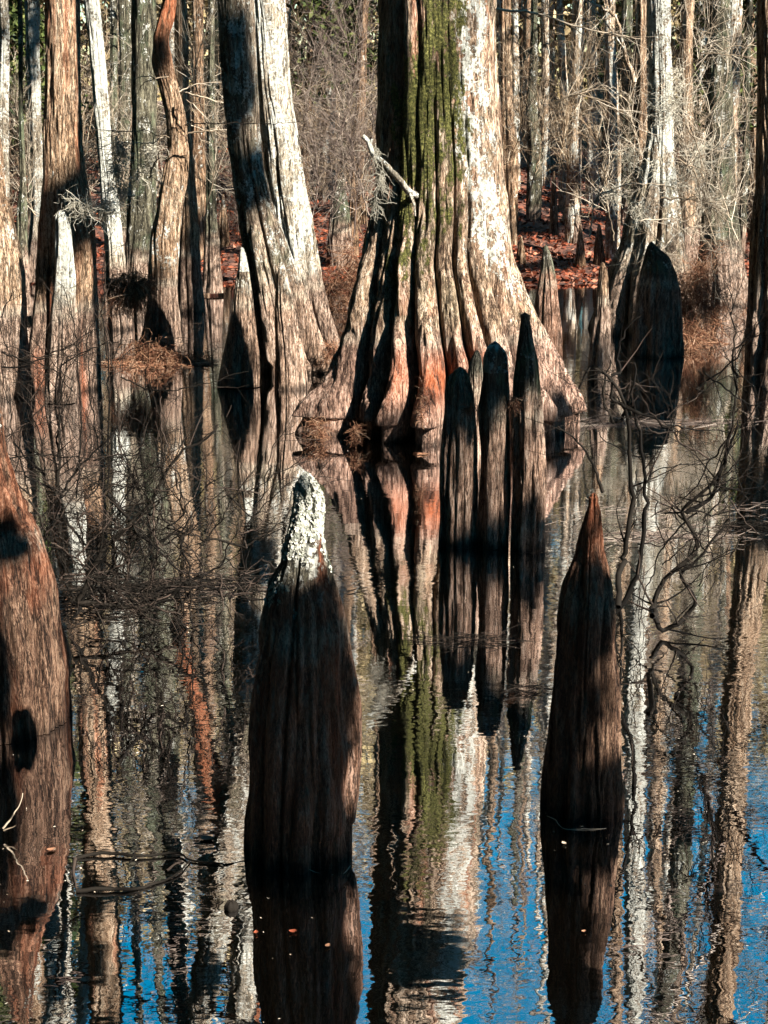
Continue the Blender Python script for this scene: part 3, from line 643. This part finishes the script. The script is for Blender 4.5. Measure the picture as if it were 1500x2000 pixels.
# ------------------------------------------------------------------ rust coloured needle mats and roots
cg = 'rusty needle and rootlet clumps snagged on the trunks'
clump('needle_clump', 2400, 308, 705, 15.6, (.34, .2, .16), .27, .0032, M_rust, 'large rusty rootlet skirt around the crooked trunk foot', 'root clump', cg, seed=1, droop=.6)
clump('needle_clump', 900, 262, 560, 15.9, (.17, .12, .09), .32, .003, M_rust, 'drooping rusty rootlet beard left of the crooked trunk', 'root clump', cg, seed=2, droop=.9)
clump('needle_clump', 300, 262, 722, 15.3, (.18, .1, .03), .12, .003, M_rust, 'narrow rusty mat floating left of the crooked trunk foot', 'root clump', cg, seed=3, droop=.2)
clump('needle_clump', 260, 618, 838, 11.6, (.08, .08, .05), .12, .0022, M_rust, 'rusty rootlets at the foot of the outermost left buttress', 'root clump', cg, seed=4, droop=.4)
clump('needle_clump', 150, 695, 848, 11.3, (.03, .05, .08), .10, .0022, M_rust, 'small red rootlet tuft between the left buttresses', 'root clump', cg, seed=5, droop=.4)
clump('needle_clump', 170, 822, 820, 11.0, (.012, .03, .22), .07, .002, M_rust, 'red rootlet fringe in the central groove of the great cypress', 'root clump', cg, seed=6, droop=.2)
clump('needle_clump', 90, 1005, 778, 8.3, (.02, .03, .05), .07, .0016, M_rust, 'rusty rootlets between the tallest and middle dark knees', 'root clump', cg, seed=7)
clump('needle_clump', 90, 925, 786, 8.3, (.03, .03, .03), .07, .0016, M_rust, 'rusty rootlets on the lowest dark knee shoulder', 'root clump', cg, seed=8)
clump('needle_clump', 1500, 1372, 590, 17.2, (.34, .3, .38), .24, .0036, M_rust, 'tall heap of rusty needles right of the blackened knee', 'root clump', cg, seed=9, droop=.5)
clump('needle_clump', 600, 1340, 660, 16.6, (.22, .2, .14), .22, .0034, M_rust, 'low heap of rusty needles beside the blackened knee', 'root clump', cg, seed=10, droop=.5)
clump('needle_clump', 900, 675, 560, 20, (.22, .3, .50), .30, .0036, M_rust, 'rusty rootlet tangle between the twin trunks and great cypress', 'root clump', cg, seed=11, droop=.3)
clump('needle_clump', 220, 645, 690, 14.6, (.08, .1, .10), .16, .0026, M_rust, 'sparse red rootlets right of the twin trunk foot', 'root clump', cg, seed=12, droop=.3)
mg = 'grey moss beards hanging on twigs'
clump('spanish_moss', 330, 185, 405, 13.3, (.12, .1, .05), .22, .0028, M_moss, 'grey moss beard hanging beside the lichen crusted tall knee', 'moss', mg, seed=21, droop=.5, curl=.8)
clump('spanish_moss', 420, 250, 330, 16.0, (.16, .15, .20), .25, .003, M_moss, 'loose grey moss between the lichened trunk and crooked trunk', 'moss', mg, seed=22, droop=.5, curl=.8)
clump('spanish_moss', 260, 1300, 190, 17.2, (.22, .2, .42), .3, .003, M_moss, 'pale moss veil over the upper right cypress trunk', 'moss', mg, seed=23, droop=.5, curl=.8)
clump('spanish_moss', 240, 1330, 350, 17.0, (.36, .3, .28), .3, .003, M_moss, 'pale moss tangle above the right cypress roots', 'moss', mg, seed=24, droop=.5, curl=.8)
clump('spanish_moss', 120, 1240, 400, 17.0, (.16, .2, .20), .25, .003, M_moss, 'pale moss tuft at the left flare of the right cypress', 'moss', mg, seed=25, droop=.5, curl=.8)

# ------------------------------------------------------------------ hand-placed bare branches
def bush(name, label, lines, mat, Y, r0=.006, sub=5, subL=.25, lvl=1, cat='shrub', group=None, sides=5, seed=0, rmin=.0014, wob=.016):
    global rng
    old = rng; rng = np.random.default_rng(seed+500); big, small = [], []
    for ln in lines:
        r = r0; 
        if isinstance(ln[0], (int, float)): r = ln[0]; ln = ln[1:]
        C, rd = curve_px(ln, Y, r, max(r*.35, rmin), 30, wob); big.append((C, rd))
        L = np.linalg.norm(np.diff(C, axis=0), axis=1).sum()
        for _ in range(int(sub*L/.5)+1 if sub else 0):
            i = int(rng.integers(4, 29)); t = unit(C[min(i+1, 29)]-C[i-1]); d = unit(t+rng.normal(0, .7, 3)*np.array([1, .7, 1]))
            grow(small, C[i], d, subL*rng.uniform(.5, 1.4), max(rd[i]*.55, rmin), lvl, 2, .22, 0, .55, rmin)
    rng = old
    V, F = tubes(big, sides)
    if small:
        V2, F2 = tubes(small, 3); F = np.vstack([F, F2+len(V)]); V = np.vstack([V, V2])
    c = V.mean(0); c[2] = 0
    o = link(name, mesh_from(name, V-c, F, mat), None, c); return tag(o, label, cat, group)

def rlines(x0, x1, y0, y1, n, seed, rr=.004, up=1.0):
    q = np.random.default_rng(seed); L = []
    for _ in range(n):
        x, y = q.uniform(x0, x1), q.uniform(y0, y1); a = q.normal(-math.pi/2, .9) if q.random() < up else q.uniform(0, 6.28)
        p = [(x, y)]
        for k in range(3): a += q.normal(0, .35); l = q.uniform(30, 80); x += l*math.cos(a); y += l*math.sin(a); p.append((x, y))
        L.append([rr*q.uniform(.6, 1.4)]+p)
    return L
bush('bare_shrub', 'dark leafless bush tangled over the water at the left', [
    (.010, (110, 1010, 9.5), (115, 880), (118, 760), (135, 700)), (.008, (120, 1000), (150, 920), (210, 860), (262, 790), (280, 760)), (.008, (110, 900), (118, 720), (155, 690), (232, 665)),
    (.006, (0, 690), (60, 700), (150, 690)), (.006, (0, 720), (70, 705), (190, 640)), (.005, (0, 620), (25, 570)), (.006, (60, 1000), (30, 860), (0, 700)), (.006, (40, 1100), (90, 940), (60, 780), (0, 640)),
    (.006, (150, 1000), (160, 850), (152, 700), (125, 560)), (.006, (210, 1000), (215, 800), (200, 560), (205, 470)), (.005, (240, 900), (220, 700), (190, 590)), (.006, (70, 1000), (20, 940), (0, 930)),
    (.005, (0, 905), (40, 890), (110, 892), (270, 893)), (.006, (170, 1040), (220, 960), (300, 910)), (.005, (190, 880), (170, 700), (195, 575)), (.005, (230, 740), (330, 762), (400, 748), (485, 728))]+rlines(0, 300, 680, 1060, 34, 61), M_dtwig, 9.5, .007, 6, .26, 1, seed=1)
bush('bare_shrub', 'large dark fallen bush with twigs spreading over the water left of the centre knee', [
    (.013, (150, 1180, 7), (200, 1080), (290, 985), (345, 900), (420, 830)), (.010, (205, 960), (245, 1005), (290, 1060), (360, 1125), (372, 1138)), (.012, (372, 1132), (330, 1160), (290, 1195)), (.012, (145, 1285), (210, 1280), (290, 1270), (345, 1262)),
    (.007, (345, 1262), (370, 1230), (397, 1205)), (.007, (345, 1262), (365, 1290), (380, 1318)), (.009, (350, 1055), (372, 1022), (372, 1018)), (.007, (350, 1050), (360, 1090), (372, 1135)), (.006, (372, 1135), (440, 1090), (470, 1020)),
    (.005, (372, 1140), (420, 1150), (455, 1250)), (.005, (430, 1080), (395, 940)), (.006, (480, 1065), (430, 1060), (330, 1040), (240, 1050)), (.005, (480, 1062), (560, 1020)), (.005, (480, 1065), (455, 985), (450, 975)),
    (.007, (140, 1210), (220, 1100), (230, 1000), (265, 930)), (.006, (150, 1190), (190, 1260), (230, 1330), (280, 1420)), (.006, (130, 1140), (180, 1210), (220, 1290)), (.005, (290, 1310), (240, 1350), (215, 1360)),
    (.006, (120, 1150), (240, 1150), (330, 1145), (500, 1150)), (.006, (110, 1130), (230, 1110), (300, 1000)), (.005, (150, 1240), (260, 1200), (300, 1100), (310, 980)), (.005, (60, 980), (130, 1090), (170, 1110), (230, 1200)),
    (.006, (225, 1160), (225, 1060), (280, 960)), (.005, (290, 1290), (290, 1220), (260, 1180), (240, 1080)), (.005, (100, 1060), (200, 1130), (270, 1180), (350, 1200))]+rlines(70, 520, 950, 1200, 60, 62, .0038, .5), M_dtwig, 7.0, .006, 7, .20, 1, seed=2)
# low raft of debris under the bush
def raft(label, px, py, w_, d_, n, mat, seed, L=.12, r=.002, name='twig_raft', cat='debris', group='floating rafts of twigs'):
    c = PW(px, py); rs = np.random.default_rng(seed); out = []
    for _ in range(n):
        p = c+np.array([rs.normal(0, w_), rs.normal(0, d_), .004+abs(rs.normal(0, .012))]); a = rs.uniform(-.5, .5)+(math.pi if rs.random() < .5 else 0)
        d = np.array([math.cos(a), math.sin(a)*1.2, rs.normal(0, .12)]); q = [p]
        for k in range(4): d = unit(d+rs.normal(0, .2, 3)*np.array([1, 1, .4])); q.append(q[-1]+d*L*rs.uniform(.15, .35))
        q = np.array(q); q[:, 2] = np.maximum(q[:, 2], .002); out.append((q, np.linspace(r, r*.6, 5)))
    V, F = tubes(out, 3); c[2] = 0; o = link(name, mesh_from(name, V-c, F, mat), None, c); return tag(o, label, cat, None, 'stuff')
raft('dark raft of twigs floating under the left bush', 330, 1150, .26, .12, 240, M_dtwig, 1, r=.0035)
raft('dark raft of twigs between the left stump and bush', 215, 1185, .16, .12, 90, M_dtwig, 2, r=.003)
raft('small raft of twigs floating in front of the dark knee cluster', 905, 1252, .11, .02, 60, M_dtwig, 3, r=.0014)
raft('narrow twig raft left of the right foreground knee', 1030, 1348, .05, .012, 34, M_dtwig, 4, r=.0014)
raft('pale twig raft floating right of the great cypress', 1230, 826, .42, .04, 80, M_twig, 5, L=.3, r=.002)
raft('thin twig raft among the right hand vines', 1290, 1050, .18, .05, 90, M_twig, 6, r=.002)
raft('dark twig raft at the right picture edge', 1480, 1030, .08, .03, 60, M_dtwig, 7, r=.003)
raft('scattered drift twigs on the right water', 1340, 1000, .5, .3, 110, M_twig, 8, r=.0016)

bush('fallen_branch', 'dark forked branch lying on the water in the left foreground', [
    (.006, (142, 1680), (200, 1672), (280, 1675), (350, 1670), (372, 1682), (430, 1688), (485, 1680)), (.007, (148, 1742), (240, 1742), (290, 1732), (345, 1708), (372, 1684)), (.006, (145, 1680), (147, 1742)), (.005, (322, 1700), (345, 1685), (372, 1682))], M_dtwig, 'w', .008, 1, .06, 0, 'branch', seed=3, sides=6)
bush('drift_twig', 'pale curved twig floating against the centre foreground knee', [(.0016, (488, 1663), (540, 1672), (580, 1690), (630, 1706), (665, 1708), (686, 1690))], M_ptwig, 'w', .003, 0, .03, 0, 'twig', seed=4)
bush('drift_twig', 'pale twig floating against the right foreground knee', [(.0015, (1058, 1588), (1080, 1600), (1100, 1618), (1150, 1620), (1190, 1616), (1208, 1606))], M_ptwig, 'w', .003, 0, .03, 0, 'twig', seed=5)
bush('drift_twig', 'short brown twig rising from the water at the left edge', [(.004, (0, 1645, 4.8), (22, 1600), (42, 1552)), (.003, (10, 1620), (28, 1610))], M_ptwig, 4.8, .003, 0, .03, 0, 'twig', seed=6)
bush('bare_shrub', 'tall dark vines rising from the water behind the right foreground knee', [
    (.014, (1205, 1180, 6.3), (1225, 1080), (1235, 950), (1225, 830), (1195, 740), (1150, 715), (1130, 760)), (.012, (1200, 1200), (1245, 1110), (1262, 1000), (1258, 890), (1240, 780), (1235, 700)), (.010, (1200, 1170), (1215, 1240), (1212, 1290), (1198, 1330)),
    (.008, (1180, 960), (1150, 900), (1090, 830)), (.007, (1195, 740), (1215, 720), (1208, 690), (1250, 610)), (.009, (1250, 800), (1210, 790), (1190, 740), (1175, 720)), (.008, (1240, 790), (1200, 830), (1180, 760), (1195, 700))], M_dtwig, 6.6, .008, 3, .18, 1, seed=7)
bush('bare_shrub', 'dark zigzag bush leaning over the water at the right', [
    (.014, (1280, 1210, 6.5), (1278, 1180), (1300, 1120), (1355, 1082), (1360, 1060), (1338, 1000), (1400, 930), (1430, 820), (1438, 740)), (.011, (1338, 1000), (1375, 985), (1400, 960), (1440, 820)), (.012, (1280, 1200), (1290, 1250), (1340, 1290), (1352, 1310), (1325, 1350), (1370, 1420), (1400, 1470)), (.006, (1438, 740), (1430, 600), (1425, 560)),
    (.005, (1300, 1000), (1420, 1000), (1500, 930)), (.005, (1360, 760), (1440, 700), (1500, 600)), (.005, (1430, 690), (1500, 640)), (.005, (1380, 730), (1450, 780), (1500, 800)), (.005, (1250, 800), (1330, 840), (1450, 840)), (.005, (1360, 1000), (1300, 1070), (1265, 1150), (1250, 1260)), (.005, (1380, 900), (1300, 830), (1250, 780)), (.005, (1420, 850), (1330, 980), (1270, 1010))]+rlines(1200, 1500, 760, 1150, 26, 63, .003, .5), M_dtwig, 6.9, .008, 7, .22, 1, seed=8)
bg_ = 'thin bare branches reaching across the trunks'
bush('bare_branch', 'thin pale branches reaching right from the crooked trunk', [(.010, (360, 180, 16), (395, 190), (430, 200), (470, 200), (495, 212)), (.010, (366, 262), (420, 254), (460, 268), (492, 285)), (.006, (420, 256), (450, 270), (465, 272)), (.006, (345, 178), (380, 165), (430, 162)), (.006, (365, 195), (400, 205), (445, 205)), (.006, (330, 150), (240, 152), (210, 150)), (.006, (325, 265), (290, 282), (250, 280), (160, 292)), (.009, (290, 350), (305, 310), (320, 285)), (.005, (330, 270), (270, 255), (160, 256), (85, 245)), (.005, (300, 150), (270, 175), (262, 200))], M_ptwig, 15.9, .008, 3, .3, 1, 'branch', bg_, seed=9)
bush('bare_branch', 'dark thin branch crossing the twin trunks', [(.006, (365, 242, 14.5), (430, 240), (520, 242), (592, 238))], M_dtwig, 14.4, .006, 1, .2, 0, 'branch', bg_, seed=10)
bush('bare_branch', 'long pale arching branch high right of the great cypress', [(.014, (968, 18, 17), (1030, 22), (1100, 42), (1180, 65), (1250, 75)), (.012, (1085, 200), (1120, 185), (1170, 195), (1200, 210), (1240, 250))], M_ptwig, 17, .010, 5, .5, 1, 'branch', bg_, seed=11)
bush('bare_branch', 'thick pale bough forking above the pale right cypress', [(.030, (1240, 160, 18.6), (1222, 110), (1212, 60), (1200, 30), (1190, -10)), (.02, (1200, 30), (1170, 10), (1130, -10))], B_far, 18.6, .02, 2, .5, 1, 'branch', bg_, seed=12)
bush('bare_shrub', 'pale arching brambles over the right cypress roots', [
    (.010, (1152, 465, 16.4), (1160, 400), (1200, 368), (1260, 358), (1300, 360)), (.012, (1290, 388), (1360, 390), (1400, 410), (1420, 435)), (.009, (1320, 310), (1355, 330), (1370, 370), (1400, 420)), (.008, (1420, 435), (1425, 480), (1430, 510)), (.008, (1340, 240), (1365, 300), (1375, 390)), (.008, (1450, 120), (1458, 250), (1440, 360)), (.007, (1450, 110), (1500, 30)), (.008, (1370, 105), (1460, 110), (1500, 125)), (.006, (1410, 100), (1450, 90), (1500, 95)), (.006, (1440, 250), (1500, 275)), (.008, (1290, 490), (1330, 450), (1380, 440)), (.006, (1320, 420), (1380, 470), (1400, 500)), (.006, (1200, 560), (1240, 520), (1290, 470)), (.007, (1250, 430), (1330, 430), (1380, 400))], M_ptwig, 16.4, .008, 8, .42, 2, seed=13, group='pale brambles in the right middle ground')
bush('bare_shrub', 'mass of pale crossing twigs filling the upper right', [((1230, 480, 19), (1260, 350), (1230, 200), (1300, 60)), ((1350, 480), (1380, 350), (1340, 200), (1400, 40)), ((1400, 480), (1350, 300), (1420, 150), (1440, 0)), ((1440, 470), (1400, 330), (1460, 200)), ((1200, 470), (1180, 350), (1240, 260)), ((1300, 480), (1340, 320), (1290, 180))], M_ptwig, 19, .010, 11, .6, 2, seed=14, group='pale brambles in the right middle ground')
bush('bare_shrub', 'fine brown twigs filling the gap left of the great cypress', [((600, 480, 22), (620, 350), (600, 200), (640, 60)), ((690, 470), (700, 330), (650, 200), (710, 60)), ((640, 470), (660, 330), (720, 250)), ((720, 420), (690, 320), (610, 250)), ((650, 300), (690, 150), (650, 0))], M_twig, 22, .010, 20, .7, 2, seed=15)
bush('bare_shrub', 'tangled brown twigs between the left hand trunks', [((210, 480, 20), (240, 330), (200, 150)), ((320, 480), (280, 300), (330, 120)), ((400, 430), (420, 300), (380, 150), (420, 20)), ((150, 440), (170, 300), (230, 200)), ((20, 440), (60, 330), (30, 200)), ((70, 420), (20, 340))], M_ptwig, 20, .009, 20, .6, 2, seed=16)
bush('bare_shrub', 'spray of brown twigs on the bank right of the great cypress', [((1030, 400, 27), (1060, 250), (1030, 120)), ((1130, 390), (1100, 260), (1140, 120)), ((1190, 400), (1170, 280), (1100, 200)), ((1090, 320), (1120, 200), (1180, 60)), ((1000, 330), (1020, 220), (990, 100))], M_buff, 27, .011, 14, .7, 2, seed=17)

# evergreen boughs in the gap
rs = np.random.default_rng(5)
def bough(name, label, px, py, Y, sx, sz, n, s, mat, cat='foliage', group=None):
    c = P(px, py, Y); q = rs.normal(0, 1, (n, 3))*np.array([sx, sx*.8, sz]); q = q[fbm(q[:, 0]*3, q[:, 1]*3, q[:, 2]*3, 2, 3) > .45]
    o = link(name, leaf_mesh(name, q, s, mat, rs), None, c); return tag(o, label, cat, group)
def ever(label, px, py, Y, hgt, sx, n, seed):
    x = P(px, py, Y)[0]; zb = float(ground_z(x, Y)); r = np.random.default_rng(seed)
    root = empty('evergreen_tree', (x, Y, zb), label, 'tree')
    z = np.linspace(-.2, hgt, 30); line = np.stack([np.cumsum(r.normal(0, .015, 30)), np.cumsum(r.normal(0, .015, 30)), z], -1)
    V, F = tubes([(line, .06*(1-.8*z.clip(0)/hgt))], 8); link('trunk', mesh_from('trunk', V, F, B_dark), root)
    cs = []
    for _ in range(int(n/60)):
        a = r.uniform(0, 6.28); h_ = r.uniform(.42, 1)*hgt; q = sx*(1.15-h_/hgt)*r.uniform(.3, 1.3)
        cs.append(r.normal(0, 1, (60, 3))*np.array([.22, .22, .14])+np.array([math.cos(a)*q, math.sin(a)*q, h_]))
    link('crown', leaf_mesh('crown', np.vstack(cs), .07, M_ever, r), root); return root
ever('dark evergreen sapling hanging in the gap left of the great cypress', 668, 300, 30, 4.6, 1.1, 4200, 1)
ever('small green evergreen behind the pale blotched left trunk', 55, 300, 27, 4.4, .9, 2400, 2)
ever('olive evergreen in the gap above the leafy bank', 1190, 300, 38, 5.5, 1.3, 2600, 3)
ever('dark evergreen behind the broad dark right trunk', 1420, 300, 30, 5, 1.3, 3000, 4)

# lichen crust on the centre knee (leafy flakes)
line = None
def flakes(obj, n, sel, s, name, label=None, seed=0):
    me = obj.data; nvv = len(me.vertices); co = np.empty(nvv*3, np.float32); me.vertices.foreach_get('co', co); co = co.reshape(-1, 3)
    nr = np.empty(nvv*3, np.float32); me.vertices.foreach_get('normal', nr); nr = nr.reshape(-1, 3)
    r = np.random.default_rng(seed); idx = np.nonzero(sel(co, nr))[0]; idx = r.choice(idx, min(n, len(idx)), replace=False)
    c = co[idx]+nr[idx]*s*.3
    nn = nr[idx]; m_ = len(c); a = r.normal(0, 1, (m_, 3)); a -= nn*(a*nn).sum(1, keepdims=True); a /= np.linalg.norm(a, axis=1, keepdims=True)+1e-6
    b = np.cross(nn, a); sz = s*(.35+1.3*r.random((m_, 1))**2); tl = nn*r.uniform(-.1, .55, (m_, 1)); K = 6
    ring = [c-nn*s*.15] + [c+(a*math.cos(q)+b*math.sin(q))*sz*r.uniform(.6, 1.15, (m_, 1))+tl*sz*math.cos(q)+nn*sz*.15 for q in np.arange(K)*2*math.pi/K]
    V = np.stack(ring, 1).reshape(-1, 3); F = [[0, 1+2*q, 1+(2*q+1) % K, 1+(2*q+2) % K] for q in range(3)]
    F = (np.arange(m_)[:, None, None]*(K+1)+np.array(F)[None]).reshape(-1, 4)
    o = link(name, mesh_from(name, V, F, M_lich, False), obj); return o
flakes(ck, 9000, lambda c, n: (fbm(c[:, 0]*18, c[:, 1]*18, c[:, 2]*12, 4, 4) > .50-1.0*(c[:, 2]-.93)) & (c[:, 2] > .76), .0046, 'lichen', seed=1)

# a floating husk and a few drifting leaves
def husk(px, py, r, label):
    c = PW(px, py); nu, nv = 24, 16; u = np.linspace(0, 2*math.pi, nu, endpoint=False); v = np.linspace(-1.2, 1.45, nv)
    U, Vv = np.meshgrid(u, v); rr = r*(1+.08*np.sin(U*6)+.05*vnoise(U*4, Vv*4, 0))
    X = np.stack([rr*np.cos(Vv)*np.cos(U), rr*np.cos(Vv)*np.sin(U), rr*.95*np.sin(Vv)], -1).reshape(-1, 3)
    i = np.arange(nv-1)[:, None]*nu; j = np.arange(nu)[None, :]; F = np.stack([i+j, i+(j+1) % nu, i+nu+(j+1) % nu, i+nu+j], -1).reshape(-1, 4)
    return tag(link('seed_husk', mesh_from('seed_husk', X, F, M_dtwig), None, (c[0], c[1], r*.3)), label, 'seed husk')
husk(452, 1775, .020, 'round dark husk bobbing beside the centre foreground knee')
def leafobj(px, py, s, mat, label, seed):
    c = PW(px, py); r = np.random.default_rng(seed); n = 9; t = np.linspace(0, 1, n); wd = s*.35*np.sin(math.pi*t**.8)**.8+.0004
    a = r.uniform(0, 6.28); d = np.array([math.cos(a), math.sin(a), 0]); e = np.array([-d[1], d[0], 0])
    V = [];
    for k in range(n):
        m_ = d*s*(t[k]-.5)+np.array([0, 0, .003+.010*(t[k]-.5)**2*s/.03])
        V += [m_-e*wd[k]+np.array([0, 0, .004]), m_, m_+e*wd[k]+np.array([0, 0, .003])]
    F = []
    for k in range(n-1):
        for q in (0, 1): F.append([3*k+q, 3*k+q+1, 3*k+q+4, 3*k+q+3])
    V = np.array(V); 
    o = link('floating_leaf', mesh_from('floating_leaf', V, F, mat), None, (c[0], c[1], 0)); return tag(o, label, 'leaf', 'dead leaves drifting on the foreground water')
leafobj(572, 1822, .022, M_leaf, 'brighter red leaf drifting in the centre knee reflection', 1)
leafobj(500, 1824, .018, M_leaf, 'dimmer red leaf drifting left in the centre knee reflection', 2)
leafobj(100, 1662, .03, M_rust, 'orange leaf drifting by the left edge', 3)
leafobj(405, 1640, .05, M_twig, 'long grey leaf above the forked floating branch', 4)
leafobj(1102, 1650, .02, M_ptwig, 'pale leaf beside the right foreground knee foot', 5)
leafobj(1140, 1822, .013, M_rust, 'tiny rusty leaf in the right knee reflection', 6)
leafobj(640, 1850, .018, M_rust, 'brown leaf drifting right in the centre knee reflection', 7)

# specks of duckweed, needles and fluff on the water (uncountable)
n = 900; rs = np.random.default_rng(99)
py = 560+rs.random(n)**.8*1440; px = rs.uniform(-50, 1550, n)
cc = np.array([PW(a, b_) for a, b_ in zip(px, py)]); cc[:, 2] = .003
q = fbm(cc[:, 0]*1.3, cc[:, 1]*.8, cc[:, 0]*0, 3, 6) > .47
fd = link('floating_debris', leaf_mesh('floating_debris', cc[q], .005, M_ptwig, rs, flat=.92)); tag(fd, 'tiny pale needles and specks scattered on the black water', 'debris', kind='stuff')

# ------------------------------------------------------------------ unseen trees and leaf masses, added to throw dappled shade and cut sky light
hx = unit(np.cross([0, 0, 1], SUN)); vx = np.cross(SUN, hx)
patches = [  # px, py, Y, width m, height m, distance to the bough, tilt
    (556, 1330, 4.6, .34, .5, 7, 0),
    (566, 1430, 4.6, .36, 1.12, 7, 0), (585, 1690, 4.6, .46, .30, 7, 0),
    (975, 690, 8.3, .60, .52, 12, 0), (965, 1060, 8.2, .80, .34, 12, 0), (885, 900, 8.3, .17, .9, 12, 0),
    (1140, 1200, 4.95, .30, .30, 7, 0), (1085, 1410, 4.95, .15, .62, 7, 0), (1135, 1570, 4.95, .42, .26, 7, 0),
    (20, 990, 5.5, .36, .32, 8, 0), (18, 1260, 5.5, .16, .55, 8, 0), (1125, 800, 11.6, .42, .45, 17, .5), (835, 1880, 11.7, 1.0, .62, 17, .1), (800, 790, 11.2, .5, .10, 17, 0),
    (455, 150, 14.8, .42, 1.6, 22, 0), (530, 290, 14.8, .5, .30, 22, .5), (455, 725, 14, .26, .30, 22, 0),
    (115, 430, 13.8, .62, .95, 22, -.6), (318, 85, 16, .4, .42, 24, 0), (1285, 615, 15.8, .5, .92, 24, 0), (1290, 650, 17.5, 1.1, .5, 26, 0), (1165, 700, 14.2, .3, .55, 22, 0),
    (230, 640, 16, .5, .5, 24, 0), (1110, 385, 29, 4.2, .9, 34, .2), (415, 430, 26, 2., .5, 33, .1), (1080, 500, 25, 2.4, .6, 32, 0),
]
def shade_tree(label, idx, tx, ty):  # unseen tree; its leaf discs sit on sun rays to shade chosen spots
    root = empty('evergreen_tree', (tx, ty, 0), label, 'tree', 'unseen evergreens added to cast shade patches'); base = np.array([tx, ty, 0.])
    r = np.random.default_rng(idx[0]+1); cs = []; limbs = []; hi = 0
    for i in idx:
        px, py, Y, w_, h_, t_, tl = patches[i]
        c = P(px, py, Y)+SUN*t_; hi = max(hi, c[2])
        n = int(10*w_*h_/(.055**2))+30; a = r.uniform(0, 6.283, n); q = np.sqrt(r.random(n))*(1+.18*np.sin(a*3+i)+.12*np.sin(a*7+2*i))
        uu = np.cos(a)*q*w_*.5; vv = np.sin(a)*q*h_*.5*.85
        uu, vv = uu*math.cos(tl)-vv*math.sin(tl), uu*math.sin(tl)+vv*math.cos(tl)
        cs.append(c+uu[:, None]*hx+vv[:, None]*vx+SUN*r.normal(0, .12, (n, 1)))
        limbs.append((np.array([[tx, ty, c[2]*.75], (np.array([tx, ty, c[2]*.8])+c)/2+np.array([0, 0, .2]), c]), np.array([.05, .03, .008])))
    z = np.linspace(-.3, hi+1, 20); line = np.stack([z*0+tx, z*0+ty, z], -1)
    V, F = tubes([(line, .2*(1-.8*z.clip(0)/(hi+1)))]+limbs, 8); link('trunk', mesh_from('trunk', V-base, F, B_dark), root)
    link('crown', leaf_mesh('crown', np.vstack(cs)-base, .055, M_ever, r), root)
Z_ = [P(p[0], p[1], p[2])+SUN*p[5] for p in patches]
far_ = sorted(range(len(patches)), key=lambda i: Z_[i][0])
for k in range(4):
    ids = far_[k*len(far_)//4:(k+1)*len(far_)//4]
    cx_ = float(np.mean([Z_[i][0] for i in ids])); cy_ = min(float(np.min([Z_[i][1] for i in ids]))-1.0, -1.5)
    shade_tree(['first', 'second', 'third', 'farthest'][k]+' added evergreen with boughs set to cast shade, unseen behind the viewer', ids, cx_, cy_)
for k, (x, y) in enumerate([(11, 16), (9, 24), (13, 28), (17, 18), (12, 8), (22, 24), (15, 34), (20, 34), (8, 31)]):  # unseen trees added past the right edge to cast shadow bands
    o = copy_tree(kinds[k % 2]); o.location = (x, y, 0 if y < 24 else 1); o.rotation_euler = (0, 0, k*1.3); o.scale = (1.6, 1.6, .9)
    o['label'] = 'unseen winter tree added beyond the right edge to cast shadow bands'; o['group'] = 'trees beyond the right edge'

# unseen wood around the pool, added to block low sky light
rs = np.random.default_rng(81); n = 60000
th_ = rs.uniform(math.radians(105), math.radians(440-28), n)          # everything but the view ahead
rd_ = rs.uniform(27, 33, n); el_ = np.interp(np.degrees(th_), [105, 150, 250, 280, 345, 412], [60, 62, 40, 25, 25, 45])
hh_ = rs.random(n)*np.tan(np.radians(el_))*rd_
c = np.stack([rd_*np.cos(th_), 8+rd_*np.sin(th_), hh_], -1)
wr = link('surrounding_woodland', leaf_mesh('surrounding_woodland', c, .85, M_ever, rs)); tag(wr, 'unseen dense dark wood behind and beside the viewer, added to block sky light', 'woodland', kind='stuff')

rs = np.random.default_rng(83); n = 26000  # trunkless leaf layer added overhead to cut light from the sky
c = np.stack([rs.uniform(-30, 7, n), rs.uniform(-24, 17, n), rs.uniform(14, 17, n)], -1)
c = c[c[:, 1] < 17-.25*np.abs(c[:, 0])]
tc = link('sky_blocking_canopy', leaf_mesh('sky_blocking_canopy', c, .5, M_ever, rs)); tag(tc, 'unseen evergreen leaf layer added high over the pool to block sky light', 'woodland', kind='stuff')
